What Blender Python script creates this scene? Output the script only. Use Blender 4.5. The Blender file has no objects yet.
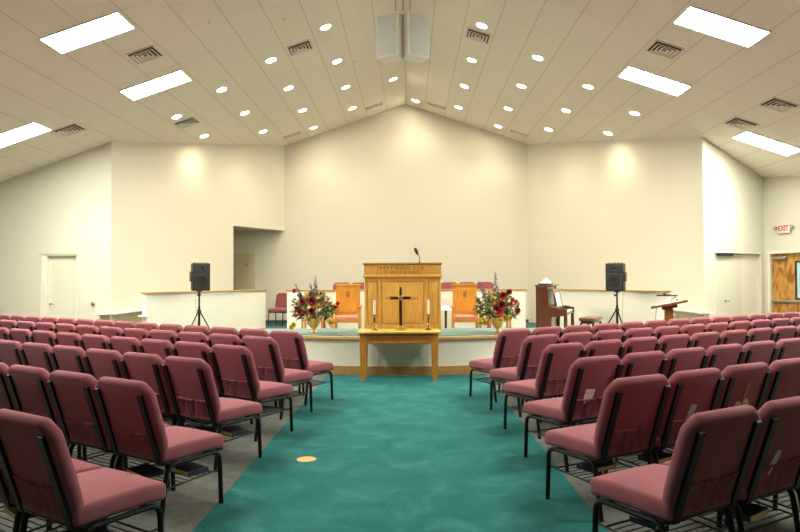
import bpy, bmesh, math, random
from mathutils import Vector, Matrix
PI = math.pi
R = math.radians
random.seed(7)
sc = bpy.context.scene
COL = sc.collection
AX = -0.10            # ridge axis of the hall
ZR, SL = 7.098, 0.34  # ridge height and roof slope
def ceil_z(x): return ZR - SL * abs(x - AX)

# ------------------------------------------------------------------ materials
def new_mat(name):
    m = bpy.data.materials.new(name); m.use_nodes = True
    nt = m.node_tree; b = nt.nodes['Principled BSDF']
    return m, nt, b
def node(nt, typ, **kw):
    n = nt.nodes.new(typ)
    for k, v in kw.items(): setattr(n, k, v)
    return n
def mat(name, col, rough=0.6, metal=0.0, vary=0.0, scale=20.0, bump=0.0, bscale=120.0, col2=None, detail=3.0, sheen=0.0, spec=None, stretch=None, coat=0.0):
    m, nt, b = new_mat(name)
    b.inputs['Base Color'].default_value = (*col, 1); b.inputs['Roughness'].default_value = rough; b.inputs['Metallic'].default_value = metal
    if spec is not None: b.inputs['Specular IOR Level'].default_value = spec
    if coat: b.inputs['Coat Weight'].default_value = coat; b.inputs['Coat Roughness'].default_value = 0.2
    if sheen:
        b.inputs['Sheen Weight'].default_value = sheen; b.inputs['Sheen Roughness'].default_value = 0.5
    tc = node(nt, 'ShaderNodeTexCoord')
    src = tc.outputs['Object']
    if stretch:
        mp = node(nt, 'ShaderNodeMapping'); mp.inputs['Scale'].default_value = stretch
        nt.links.new(src, mp.inputs['Vector']); src = mp.outputs['Vector']
    if vary or col2:
        n = node(nt, 'ShaderNodeTexNoise'); n.inputs['Scale'].default_value = scale; n.inputs['Detail'].default_value = detail
        nt.links.new(src, n.inputs['Vector'])
        r = node(nt, 'ShaderNodeValToRGB'); r.color_ramp.elements[0].position = 0.3; r.color_ramp.elements[1].position = 0.7
        c2 = col2 if col2 else tuple(min(1, c * (1 + vary)) for c in col); c1 = col if col2 else tuple(c * (1 - vary) for c in col)
        r.color_ramp.elements[0].color = (*c1, 1); r.color_ramp.elements[1].color = (*c2, 1)
        nt.links.new(n.outputs['Fac'], r.inputs['Fac']); nt.links.new(r.outputs['Color'], b.inputs['Base Color'])
    if bump:
        n2 = node(nt, 'ShaderNodeTexNoise'); n2.inputs['Scale'].default_value = bscale; n2.inputs['Detail'].default_value = 2
        nt.links.new(src, n2.inputs['Vector'])
        bp = node(nt, 'ShaderNodeBump'); bp.inputs['Strength'].default_value = bump; bp.inputs['Distance'].default_value = 0.01
        nt.links.new(n2.outputs['Fac'], bp.inputs['Height']); nt.links.new(bp.outputs['Normal'], b.inputs['Normal'])
    return m
def wood(name, c1, c2, rough=0.35, scale=2.0, along='Z', coat=0.15):
    st = {'Z': (9, 9, 0.8), 'X': (0.8, 9, 9), 'Y': (9, 0.8, 9)}[along]
    m, nt, b = new_mat(name)
    b.inputs['Roughness'].default_value = rough; b.inputs['Coat Weight'].default_value = coat; b.inputs['Coat Roughness'].default_value = 0.25
    tc = node(nt, 'ShaderNodeTexCoord'); mp = node(nt, 'ShaderNodeMapping'); mp.inputs['Scale'].default_value = st
    nt.links.new(tc.outputs['Object'], mp.inputs['Vector'])
    n = node(nt, 'ShaderNodeTexNoise'); n.inputs['Scale'].default_value = scale * 2.2; n.inputs['Detail'].default_value = 6; n.inputs['Distortion'].default_value = 1.2
    nt.links.new(mp.outputs['Vector'], n.inputs['Vector'])
    r = node(nt, 'ShaderNodeValToRGB'); e = r.color_ramp.elements
    e[0].position = 0.32; e[1].position = 0.62; e[0].color = (*c2, 1); e[1].color = (*c1, 1)
    nt.links.new(n.outputs['Fac'], r.inputs['Fac']); nt.links.new(r.outputs['Color'], b.inputs['Base Color'])
    return m
def emis(name, col, strength):
    m, nt, b = new_mat(name)
    b.inputs['Base Color'].default_value = (*col, 1)
    b.inputs['Emission Color'].default_value = (*col, 1); b.inputs['Emission Strength'].default_value = strength
    return m

M = {}
M['wall'] = mat('cream_wall_paint', (0.67, 0.635, 0.52), 0.75, bump=0.04, bscale=60, spec=0.25)
M['white_wall'] = mat('white_wall_paint', (0.80, 0.785, 0.665), 0.7, bump=0.03, bscale=60, spec=0.25)
M['trim_white'] = mat('white_trim_paint', (0.80, 0.77, 0.64), 0.5)
M['door_paint'] = mat('cream_door_paint', (0.72, 0.685, 0.54), 0.5)
M['olive_door'] = mat('tan_door_paint', (0.60, 0.54, 0.34), 0.5)
M['oak'] = wood('oak_light', (0.80, 0.465, 0.105), (0.65, 0.345, 0.062))
M['oak_dark'] = wood('oak_carved', (0.42, 0.21, 0.045), (0.33, 0.15, 0.03))
M['honey'] = wood('oak_honey', (0.60, 0.255, 0.030), (0.47, 0.175, 0.018), along='Z')
M['honey_x'] = wood('oak_honey_long', (0.54, 0.215, 0.028), (0.40, 0.145, 0.017), along='X')
M['honey_dark'] = wood('oak_honey_carved', (0.36, 0.14, 0.02), (0.30, 0.11, 0.015), along='X')
M['oak_cap'] = wood('oak_cap', (0.55, 0.29, 0.085), (0.40, 0.19, 0.05), along='X')
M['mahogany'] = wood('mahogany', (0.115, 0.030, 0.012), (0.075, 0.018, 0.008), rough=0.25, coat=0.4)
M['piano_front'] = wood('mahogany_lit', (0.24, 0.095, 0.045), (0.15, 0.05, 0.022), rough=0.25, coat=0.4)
M['lectern'] = wood('red_oak', (0.40, 0.145, 0.04), (0.27, 0.085, 0.02))
M['maple_door'] = None
M['fabric'] = mat('burgundy_fabric', (0.298, 0.096, 0.112), 0.9, vary=0.2, scale=240, bump=0.25, bscale=420, sheen=0.06, spec=0.15)
M['fabric_dark'] = mat('burgundy_pocket_fabric', (0.245, 0.077, 0.092), 0.95, vary=0.22, scale=240, bump=0.25, bscale=420, sheen=0.05, spec=0.15)
M['choir_fabric'] = mat('rose_fabric', (0.24, 0.062, 0.068), 0.9, vary=0.12, scale=200, sheen=0.25, spec=0.15)
M['pink_fabric'] = mat('salmon_seat_fabric', (0.62, 0.22, 0.15), 0.9, vary=0.1, scale=120, sheen=0.2, spec=0.15)
M['black_metal'] = mat('black_hammered_steel', (0.009, 0.009, 0.0085), 0.42, spec=0.2, vary=0.5, scale=160, bump=0.15, bscale=260)
M['wire'] = mat('black_wire', (0.03, 0.03, 0.03), 0.35)
M['black_plastic'] = mat('black_plastic', (0.013, 0.014, 0.014), 0.55, bump=0.1, bscale=300)
M['grille'] = mat('dark_speaker_grille', (0.020, 0.021, 0.021), 0.6, bump=0.5, bscale=500)
M['grey_metal'] = mat('brushed_grey_metal', (0.42, 0.40, 0.34), 0.35, metal=0.7)
M['chrome'] = mat('satin_chrome', (0.55, 0.54, 0.5), 0.25, metal=1.0)
M['brass'] = mat('polished_brass', (0.80, 0.54, 0.16), 0.34, metal=0.85)
M['dark_brass'] = mat('deep_brass', (0.30, 0.19, 0.07), 0.25, metal=1.0)  # darker brass for the cross and candlesticks
M['candle'] = mat('white_wax', (0.88, 0.84, 0.70), 0.5)
M['white_cab'] = mat('white_speaker_cabinet', (0.90, 0.89, 0.80), 0.5)
M['grey_cloth'] = mat('pale_grey_grille_cloth', (0.72, 0.75, 0.71), 0.85, vary=0.04, scale=300, bump=0.2, bscale=500)
M['paper'] = mat('white_paper', (0.86, 0.85, 0.80), 0.8)
M['page_edge'] = mat('yellowed_page_edges', (0.92, 0.76, 0.26), 0.8, vary=0.15, scale=200)
M['cover_dark'] = mat('dark_navy_book_cover', (0.018, 0.02, 0.035), 0.5)
M['cover_blue'] = mat('blue_book_cover', (0.03, 0.035, 0.14), 0.5)
M['card'] = mat('pale_card', (0.55, 0.52, 0.46), 0.8)
M['fan_paper'] = mat('cream_fan_paper', (0.66, 0.58, 0.42), 0.8)
M['stick'] = mat('bamboo_stick', (0.55, 0.30, 0.08), 0.6)
M['vent'] = mat('vent_enamel', (0.72, 0.67, 0.56), 0.5)
M['vent_dark'] = mat('vent_shadow_duct', (0.03, 0.027, 0.022), 0.9)
M['red'] = mat('red_sign_letters', (0.55, 0.006, 0.012), 0.5)
M['exit_white'] = mat('white_sign_plastic', (0.78, 0.76, 0.70), 0.4)
M['ivory'] = mat('piano_ivory', (0.85, 0.82, 0.72), 0.3)
M['ebony'] = mat('piano_ebony', (0.01, 0.01, 0.01), 0.3)
M['glass_blue'] = mat('pale_blue_wired_glass', (0.45, 0.66, 0.70), 0.15, coat=0.5)
M['vinyl'] = mat('dark_teal_vinyl_base', (0.035, 0.07, 0.075), 0.5)
M['disc'] = mat('floor_box_brass', (0.66, 0.45, 0.16), 0.4, metal=0.3)
M['leaf'] = mat('leaf_green', (0.045, 0.105, 0.022), 0.5, vary=0.5, scale=30)
M['leaf_light'] = mat('leaf_pale', (0.22, 0.30, 0.05), 0.5, vary=0.3, scale=30)
M['rose'] = mat('deep_red_petals', (0.26, 0.012, 0.018), 0.6, vary=0.3, scale=40)
M['rose_bright'] = mat('bright_red_petals', (0.55, 0.045, 0.03), 0.6, vary=0.2, scale=40)
M['pink'] = mat('pink_petals', (0.62, 0.14, 0.13), 0.6, vary=0.2, scale=40)
M['white_petal'] = mat('cream_petals', (0.80, 0.76, 0.52), 0.6)
M['yellow'] = mat('yellow_petals', (0.74, 0.60, 0.06), 0.6)
M['purple'] = mat('lilac_petals', (0.20, 0.14, 0.24), 0.7, vary=0.4, scale=60)
M['troffer_lens'] = emis('fluorescent_lens', (0.985, 1.0, 0.89), 33.0)
M['can_lens'] = emis('downlight_lens', (1.0, 0.89, 0.67), 80.0)

def maple_door():
    m, nt, b = new_mat('figured_birch_door'); b.inputs['Roughness'].default_value = 0.3
    tc = node(nt, 'ShaderNodeTexCoord'); mp = node(nt, 'ShaderNodeMapping'); mp.inputs['Scale'].default_value = (2.0, 2.0, 0.75)
    nt.links.new(tc.outputs['Object'], mp.inputs['Vector'])
    n = node(nt, 'ShaderNodeTexNoise'); n.inputs['Scale'].default_value = 2.2; n.inputs['Detail'].default_value = 5; n.inputs['Distortion'].default_value = 2.5
    nt.links.new(mp.outputs['Vector'], n.inputs['Vector'])
    r = node(nt, 'ShaderNodeValToRGB'); e = r.color_ramp.elements
    e[0].position = 0.36; e[0].color = (0.27, 0.10, 0.016, 1); e[1].position = 0.6; e[1].color = (0.60, 0.29, 0.06, 1)
    nt.links.new(n.outputs['Fac'], r.inputs['Fac']); nt.links.new(r.outputs['Color'], b.inputs['Base Color'])
    return m
M['maple_door'] = maple_door()

def ceiling_mat():
    m, nt, b = new_mat('lay_in_ceiling_tile'); b.inputs['Roughness'].default_value = 0.9; b.inputs['Specular IOR Level'].default_value = 0.1
    L = nt.links.new
    tc = node(nt, 'ShaderNodeTexCoord'); sp = node(nt, 'ShaderNodeSeparateXYZ'); L(tc.outputs['Object'], sp.inputs[0])
    def line(out, off, pitch, width):
        a = node(nt, 'ShaderNodeMath', operation='SUBTRACT'); L(out, a.inputs[0]); a.inputs[1].default_value = off
        d = node(nt, 'ShaderNodeMath', operation='DIVIDE'); L(a.outputs[0], d.inputs[0]); d.inputs[1].default_value = pitch
        f = node(nt, 'ShaderNodeMath', operation='FRACT'); L(d.outputs[0], f.inputs[0])
        s = node(nt, 'ShaderNodeMath', operation='SUBTRACT'); L(f.outputs[0], s.inputs[0]); s.inputs[1].default_value = 0.5
        ab = node(nt, 'ShaderNodeMath', operation='ABSOLUTE'); L(s.outputs[0], ab.inputs[0])
        g = node(nt, 'ShaderNodeMath', operation='GREATER_THAN'); L(ab.outputs[0], g.inputs[0]); g.inputs[1].default_value = 0.5 - width / pitch / 2
        return g.outputs[0]
    lx = line(sp.outputs['X'], AX, 0.617, 0.020); ly = line(sp.outputs['Y'], 9.79, 1.234, 0.012)
    n = node(nt, 'ShaderNodeTexNoise'); n.inputs['Scale'].default_value = 28; n.inputs['Detail'].default_value = 6; L(tc.outputs['Object'], n.inputs['Vector'])
    r = node(nt, 'ShaderNodeValToRGB'); e = r.color_ramp.elements
    e[0].position = 0.3; e[0].color = (0.76, 0.71, 0.61, 1); e[1].position = 0.62; e[1].color = (0.82, 0.77, 0.67, 1)
    L(n.outputs['Fac'], r.inputs['Fac'])
    m1 = node(nt, 'ShaderNodeMix', data_type='RGBA'); L(lx, m1.inputs['Factor']); L(r.outputs['Color'], m1.inputs[6]); m1.inputs[7].default_value = (0.64, 0.57, 0.45, 1)
    ml = node(nt, 'ShaderNodeMath', operation='MULTIPLY'); L(ly, ml.inputs[0]); ml.inputs[1].default_value = 0.45
    m2 = node(nt, 'ShaderNodeMix', data_type='RGBA'); L(ml.outputs[0], m2.inputs['Factor']); L(m1.outputs[2], m2.inputs[6]); m2.inputs[7].default_value = (0.55, 0.48, 0.38, 1)
    L(m2.outputs[2], b.inputs['Base Color'])
    return m
M['ceiling'] = ceiling_mat()
def carpet(name, c1, c2, c3, big):
    m, nt, b = new_mat(name); b.inputs['Roughness'].default_value = 0.95; b.inputs['Specular IOR Level'].default_value = 0.1
    L = nt.links.new
    tc = node(nt, 'ShaderNodeTexCoord')
    n1 = node(nt, 'ShaderNodeTexNoise'); n1.inputs['Scale'].default_value = big; n1.inputs['Detail'].default_value = 5; n1.inputs['Distortion'].default_value = 0.8
    n2 = node(nt, 'ShaderNodeTexNoise'); n2.inputs['Scale'].default_value = 95; n2.inputs['Detail'].default_value = 2
    for n in (n1, n2): L(tc.outputs['Object'], n.inputs['Vector'])
    r = node(nt, 'ShaderNodeValToRGB'); e = r.color_ramp.elements
    e[0].position = 0.30; e[0].color = (*c1, 1); e[1].position = 0.72; e[1].color = (*c3, 1)
    x = e.new(0.52); x.color = (*c2, 1)
    L(n1.outputs['Fac'], r.inputs['Fac'])
    mr = node(nt, 'ShaderNodeMapRange'); mr.inputs[1].default_value = 0.3; mr.inputs[2].default_value = 0.7; mr.inputs[3].default_value = 0.72; mr.inputs[4].default_value = 1.28
    L(n2.outputs['Fac'], mr.inputs[0])
    mx = node(nt, 'ShaderNodeMix', data_type='RGBA', blend_type='MULTIPLY'); mx.inputs['Factor'].default_value = 1
    L(r.outputs['Color'], mx.inputs[6]); L(mr.outputs[0], mx.inputs[7]); L(mx.outputs[2], b.inputs['Base Color'])
    bp = node(nt, 'ShaderNodeBump'); bp.inputs['Strength'].default_value = 0.4; bp.inputs['Distance'].default_value = 0.01
    L(n2.outputs['Fac'], bp.inputs['Height']); L(bp.outputs['Normal'], b.inputs['Normal'])
    return m
M['teal'] = carpet('teal_cut_pile_carpet', (0.017, 0.108, 0.104), (0.021, 0.126, 0.120), (0.038, 0.165, 0.155), 3.0)
M['teal_grey'] = carpet('grey_teal_carpet', (0.15, 0.225, 0.205), (0.165, 0.245, 0.22), (0.185, 0.265, 0.24), 3.0)  # paler, greyer teal for the top of the ledge
M['slate'] = carpet('slate_blue_carpet', (0.055, 0.10, 0.115), (0.06, 0.11, 0.125), (0.07, 0.12, 0.135), 3.0)
M['grey_carpet'] = carpet('grey_loop_carpet', (0.108, 0.108, 0.094), (0.128, 0.127, 0.110), (0.152, 0.150, 0.130), 9.0)

# ------------------------------------------------------------------ mesh helpers
class MB:
    def __init__(s): s.v = []; s.f = []
    def add(s, verts, faces, mtx=None):
        o = len(s.v)
        for p in verts:
            p = Vector(p)
            s.v.append(tuple(mtx @ p) if mtx else tuple(p))
        s.f += [tuple(i + o for i in f) for f in faces]
        return s
    def box(s, x0, x1, y0, y1, z0, z1, mtx=None):
        v = [(x0,y0,z0),(x1,y0,z0),(x1,y1,z0),(x0,y1,z0),(x0,y0,z1),(x1,y0,z1),(x1,y1,z1),(x0,y1,z1)]
        return s.add(v, [(0,3,2,1),(4,5,6,7),(0,1,5,4),(1,2,6,5),(2,3,7,6),(3,0,4,7)], mtx)
    def rbox(s, x0, x1, y0, y1, z0, z1, r=0.01, seg=2, mtx=None):
        bm = bmesh.new()
        t = MB().box(x0, x1, y0, y1, z0, z1)
        vs = [bm.verts.new(p) for p in t.v]
        for f in t.f: bm.faces.new([vs[i] for i in f])
        bmesh.ops.bevel(bm, geom=list(bm.edges), offset=r, segments=seg, profile=0.5, affect='EDGES')
        return s.frombm(bm, mtx)
    def frombm(s, bm, mtx=None):
        bm.verts.index_update()
        s.add([v.co[:] for v in bm.verts], [[v.index for v in f.verts] for f in bm.faces], mtx); bm.free(); return s
    def prism(s, pts, a, b, axis='z', mtx=None):
        n = len(pts)
        def mk(p, h):
            return {'z': (p[0], p[1], h), 'y': (p[0], h, p[1]), 'x': (h, p[0], p[1])}[axis]
        v = [mk(p, a) for p in pts] + [mk(p, b) for p in pts]
        f = [tuple(range(n - 1, -1, -1)), tuple(range(n, 2 * n))] + [(i, (i + 1) % n, (i + 1) % n + n, i + n) for i in range(n)]
        return s.add(v, f, mtx)
    def rprism(s, pts, a, b, axis='y', r=0.02, seg=2, mtx=None):
        bm = bmesh.new(); t = MB().prism(pts, a, b, axis)
        vs = [bm.verts.new(p) for p in t.v]
        for f in t.f: bm.faces.new([vs[i] for i in f])
        bmesh.ops.recalc_face_normals(bm, faces=bm.faces)
        n = len(pts)
        eds = [e for e in bm.edges if (e.verts[0].index < n) == (e.verts[1].index < n)] if False else list(bm.faces[0].edges) + list(bm.faces[1].edges) if False else None
        bm.verts.index_update(); bm.faces.ensure_lookup_table()
        eds = list(set(list(bm.faces[0].edges) + list(bm.faces[1].edges)))
        bmesh.ops.bevel(bm, geom=eds, offset=r, segments=seg, profile=0.5, affect='EDGES')
        return s.frombm(bm, mtx)
    def tube(s, pts, r, n=8, mtx=None, cap=True):
        pts = [Vector(p) for p in pts]; rr = r if isinstance(r, (list, tuple)) else [r] * len(pts)
        base = []; up = None
        for i, p in enumerate(pts):
            d = (pts[min(i + 1, len(pts) - 1)] - pts[max(i - 1, 0)]).normalized()
            if up is None:
                a = Vector((0, 0, 1)) if abs(d.z) < 0.9 else Vector((1, 0, 0))
                up = (a - d * a.dot(d)).normalized()
            else: up = (up - d * up.dot(d)).normalized()
            w = d.cross(up)
            base.append([p + (up * math.cos(2 * PI * k / n) + w * math.sin(2 * PI * k / n)) * rr[i] for k in range(n)])
        v = [q for ring in base for q in ring]; f = []
        for i in range(len(pts) - 1):
            for k in range(n):
                f.append((i * n + k, i * n + (k + 1) % n, (i + 1) * n + (k + 1) % n, (i + 1) * n + k))
        if cap: f += [tuple(range(n - 1, -1, -1)), tuple((len(pts) - 1) * n + k for k in range(n))]
        return s.add(v, f, mtx)
    def lathe(s, prof, n=20, mtx=None):
        v = []; f = []
        for (r, z) in prof:
            for k in range(n): v.append((r * math.cos(2 * PI * k / n), r * math.sin(2 * PI * k / n), z))
        for i in range(len(prof) - 1):
            for k in range(n): f.append((i * n + k, i * n + (k + 1) % n, (i + 1) * n + (k + 1) % n, (i + 1) * n + k))
        f += [tuple(range(n - 1, -1, -1)), tuple((len(prof) - 1) * n + k for k in range(n))]
        return s.add(v, f, mtx)
    def build(s, name, m, parent=None, smooth=True, loc=None, rz=0.0):
        me = bpy.data.meshes.new(name); me.from_pydata([tuple(p) for p in s.v], [], s.f); me.validate()
        bm = bmesh.new(); bm.from_mesh(me); bmesh.ops.recalc_face_normals(bm, faces=bm.faces); bm.to_mesh(me); bm.free()
        me.materials.append(m)
        if smooth:
            me.polygons.foreach_set('use_smooth', [True] * len(me.polygons)); me.set_sharp_from_angle(angle=R(38))
        o = bpy.data.objects.new(name, me); COL.objects.link(o)
        if parent: o.parent = parent
        if loc: o.location = loc
        o.rotation_euler.z = rz
        return o
def T(x, y, z): return Matrix.Translation((x, y, z))
def RZ(a): return Matrix.Rotation(a, 4, 'Z')
def RX(a): return Matrix.Rotation(a, 4, 'X')
def RY(a): return Matrix.Rotation(a, 4, 'Y')
def arc(c, r, a0, a1, n, plane):
    out = []
    for i in range(n + 1):
        a = a0 + (a1 - a0) * i / n
        u, w = r * math.cos(a), r * math.sin(a)
        out.append(plane(c, u, w))
    return out
def tag(o, label=None, cat=None, group=None, kind=None):
    if label: o['label'] = label
    if cat: o['category'] = cat
    if group: o['group'] = group
    if kind: o['kind'] = kind
    return o
def thing(name, label, cat, loc=(0, 0, 0), rz=0.0, group=None):
    o = bpy.data.objects.new(name, None); COL.objects.link(o); o.location = loc; o.rotation_euler.z = rz
    o.empty_display_size = 0.1
    return tag(o, label, cat, group)
def struct(o, label=None):
    o['kind'] = 'structure'
    if label: o['label'] = label
    return o
KIDS = {}
def kids(o): return [c for c in COL.objects if c.parent == o]
def copy_tree(o, parent=None, tree=None):
    c = o.copy(); COL.objects.link(c)
    if parent: c.parent = parent
    for ch in (tree[o] if tree else kids(o)): copy_tree(ch, c, tree)
    return c
def tree_of(o):
    t = {}
    def rec(p):
        t[p] = kids(p)
        for q in t[p]: rec(q)
    rec(o); return t
def text_mesh(body, size, depth=0.004, spacing=1.0, bold=0.0):
    cu = bpy.data.curves.new('lettering', 'FONT'); cu.body = body; cu.size = size; cu.extrude = depth; cu.align_x = 'CENTER'; cu.align_y = 'CENTER'; cu.space_character = spacing; cu.offset = bold; cu.resolution_u = 3
    o = bpy.data.objects.new('lettering', cu); COL.objects.link(o)
    dg = bpy.context.evaluated_depsgraph_get(); dg.update()
    me = bpy.data.meshes.new_from_object(o.evaluated_get(dg))
    bpy.data.objects.remove(o); return me
def lettering(parent, body, size, m, loc, rot, sx=1.0, depth=0.004, name='lettering', bold=0.0):
    me = text_mesh(body, size, depth, 1.0, bold); me.materials.clear(); me.materials.append(m)
    o = bpy.data.objects.new(name, me); COL.objects.link(o); o.parent = parent; o.location = loc; o.rotation_euler = rot; o.scale = (sx, 1, 1)
    return o

# ------------------------------------------------------------------ the hall
TEAL_L, TEAL_R = -1.281, 1.153
XW = 11.6; YB = -6.0; YF = 22.5; TH = 0.16
struct(MB().box(-XW, TEAL_L, YB, YF, -0.1, 0).build('floor_left', M['grey_carpet'], smooth=False), 'grey carpet under the left block of chairs')
struct(MB().box(TEAL_R, XW, YB, YF, -0.1, 0).build('floor_right', M['grey_carpet'], smooth=False), 'grey carpet under the right block of chairs')
struct(MB().box(TEAL_L, TEAL_R, YB, YF, -0.1, 0).build('floor_aisle', M['teal'], smooth=False), 'teal carpet runner down the centre aisle')
# ceiling: two slopes meeting at the ridge
def slope(sg):
    x1 = sg * (XW + 0.2) + AX
    return MB().prism([(AX, ZR), (x1, ceil_z(x1)), (x1, ceil_z(x1) + 0.12), (AX, ZR + 0.12)], YB - 0.2, YF, 'y')
struct(slope(-1).build('ceiling_left', M['ceiling'], smooth=False), 'tiled ceiling slope left of the ridge')
struct(slope(1).build('ceiling_right', M['ceiling'], smooth=False), 'tiled ceiling slope right of the ridge')

def wall(name, p0, p1, openings=(), m=None, z0=0.0, zt=None, th=TH, out=1, label=None):
    """Vertical wall from p0 to p1 with its room face on that line; openings are (u0, u1, z0, z1)."""
    p0, p1 = Vector(p0), Vector(p1); L = (p1 - p0).length; d = (p1 - p0) / L; n = Vector((-d.y, d.x)) * out
    cuts = sorted({0.0, L} | {u for o in openings for u in o[:2]} | ({(AX - p0.x) / d.x} if (p0.x - AX) * (p1.x - AX) < 0 else set()))
    mb = MB()
    for a, b in zip(cuts, cuts[1:]):
        spans = [(z0, None)]
        for o in openings:
            if o[0] - 1e-6 <= a and b <= o[1] + 1e-6:
                spans = ([(z0, o[2])] if o[2] > z0 else []) + [(o[3], None)]
        for lo, hi in spans:
            A, B = p0 + d * a, p0 + d * b
            q = [A, B, B + n * th, A + n * th]
            ht = [(hi if hi is not None else (zt if zt is not None else ceil_z(p.x))) for p in q]
            v = [(p.x, p.y, lo) for p in q] + [(p.x, p.y, h) for p, h in zip(q, ht)]
            mb.add(v, [(0,3,2,1),(4,5,6,7),(0,1,5,4),(1,2,6,5),(2,3,7,6),(3,0,4,7)])
    return struct(mb.build(name, m or M['wall'], smooth=False), label)
def frame2(p0, p1, out=1):
    """local frame on a wall: x along the wall, y outward (behind its face), z up"""
    p0, p1 = Vector(p0), Vector(p1); d = (p1 - p0).normalized(); n = Vector((-d.y, d.x)) * out
    return Matrix(((d.x, n.x, 0, p0.x), (d.y, n.y, 0, p0.y), (0, 0, 1, 0), (0, 0, 0, 1)))
YC = 20.55
CL, CR = (-3.985, YC), (3.785, YC)
AL, AR = (-7.0, 15.03), (6.8, 15.0)
BR = (8.93, 16.38); ER = (11.0, 11.52)
LL = (-XW, 15.28)
EXTL = (-7.0, YC)
d_al = (Vector(CL) - Vector(AL)); L_al = d_al.length
u_open = ((Vector((-5.06, 18.533)) - Vector(AL)).length)
wall('wall_centre', (EXTL[0], YC), CR, [(0, CL[0] - EXTL[0], 3.06, 3.06)] if False else [], label='tall cream gable wall behind the platform')
wall('wall_angled_left', AL, CL, [(u_open, L_al, 0.0, 3.05)], out=1, label='cream angled wall left of the platform, cut by the passage opening')
wall('wall_angled_right', CR, AR, label='cream angled wall right of the platform')
wall('wall_left', LL, AL, [(LL[0] * 0 + 2.90, 3.79, 0.0, 2.11)], label='cream wall holding the recessed white door')
wall('wall_right', AR, BR, [(0.39, 2.345, 0.0, 2.08)], label='cream wall holding the recessed cream door')
LE = (Vector(ER) - Vector(BR)).length
wall('wall_exit', BR, ER, [(0.16, 1.16, 0.0, 2.08)], label='cream wall under the exit sign')
wall('wall_side_left', (-XW, YB), LL); wall('wall_side_right', ER, (ER[0], YB)); wall('wall_rear', (ER[0], YB), (-XW, YB), m=mat('dark_unseen_rear_wall', (0.16, 0.105, 0.06), 0.6, vary=0.2, scale=8))  # unseen rear wall made dark brown to cut bounce on the chair backs
# passage behind the angled wall
struct(MB().prism([(-7.0, 17.0), (-5.95, 17.0), (-4.13, YC), (-7.0, YC)], 3.06, 3.16, 'z').build('ceiling_passage', M['wall'], smooth=False), 'low soffit of the passage')
wall('wall_passage', (-7.0, 17.0), (-7.0, YC), zt=3.06); wall('wall_passage_end', (-6.05, 17.0), (-7.0, 17.0), zt=3.06, out=-1)
# baseboards
def baseboard(name, p0, p1, z, h=0.1, m='vinyl'):
    F = frame2(p0, p1); L = (Vector(p1) - Vector(p0)).length
    return struct(MB().box(0, L, -0.012, 0.0, z, z + h, F).build(name, M[m], smooth=False))
PZ = 0.10
baseboard('baseboard_centre', (-4.9, YC), (CR[0] - 0.02, YC), PZ)
baseboard('baseboard_angled_right', CR, AR, 0.0)
baseboard('baseboard_left', (-7.7, 15.067), AL, 0.0)

# doors --------------------------------------------------------------
def lever(parent, F, u, z, y=-0.05):
    mb = MB(); mb.lathe([(0.026, 0), (0.03, 0.01), (0.012, 0.014), (0.012, 0.05)], 12, F @ T(u, -0.0 + y + 0.055, z) @ RX(PI / 2))
    mb.tube([F @ Vector((u, y, z)), F @ Vector((u + 0.05, y - 0.003, z)), F @ Vector((u + 0.12, y + 0.004, z - 0.004))], [0.011, 0.01, 0.008])
    return mb.build('door_handle', M['chrome'], parent)
def casing(mb, F, u0, u1, zt, w=0.05, t=0.015):
    mb.box(u0 - w, u0, -t, 0, 0, zt + w, F); mb.box(u1, u1 + w, -t, 0, 0, zt + w, F); mb.box(u0, u1, -t, 0, zt, zt + w, F)
# white door in the left wall
F = frame2(LL, AL)
d1 = thing('door_1', 'white door recessed in the wall at the far left', 'door', (0, 0, 0)); d1['kind'] = 'structure'; del d1['category']
mb = MB(); mb.box(2.90, 3.03, 0.02, 0.14, 0, 2.11, F); mb.box(3.75, 3.79, 0.02, 0.14, 0, 2.11, F); mb.box(3.03, 3.75, 0.02, 0.14, 2.07, 2.11, F); mb.build('door_frame', M['trim_white'], d1, False)
MB().box(3.03, 3.75, 0.10, 0.14, 0.01, 2.07, F).build('door_panel', M['door_paint'], d1, False)
lever(d1, F, 3.08, 0.93, 0.04)
for zz in (0.3, 1.05, 1.8): MB().tube([F @ Vector((3.745, 0.095, zz)), F @ Vector((3.745, 0.095, zz + 0.1))], 0.008).build('hinge', M['chrome'], d1)
# cream double-width recess with door in the right wall
F = frame2(AR, BR)
d2 = thing('door_2', 'cream door recessed in the wall beside the exit', 'door'); d2['kind'] = 'structure'; del d2['category']
mb = MB(); casing(mb, F, 0.39, 2.345, 2.08, 0.03, 0.012); mb.box(1.62, 2.345, 0.075, 0.15, 0, 2.08, F); mb.box(0.39, 0.43, 0.0, 0.15, 0, 2.08, F); mb.build('door_frame', M['trim_white'], d2, False)
MB().box(0.43, 1.62, 0.07, 0.12, 0.01, 2.08, F).build('door_panel', M['door_paint'], d2, False)
mb = MB(); mb.rbox(0.62, 1.20, 0.0, 0.068, 2.01, 2.055, 0.01, 1, F); mb.box(1.1, 1.5, 0.02, 0.04, 2.055, 2.065, F); mb.build('door_closer', M['cover_dark'], d2)
lever(d2, F, 0.92, 0.93, 0.01)
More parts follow.
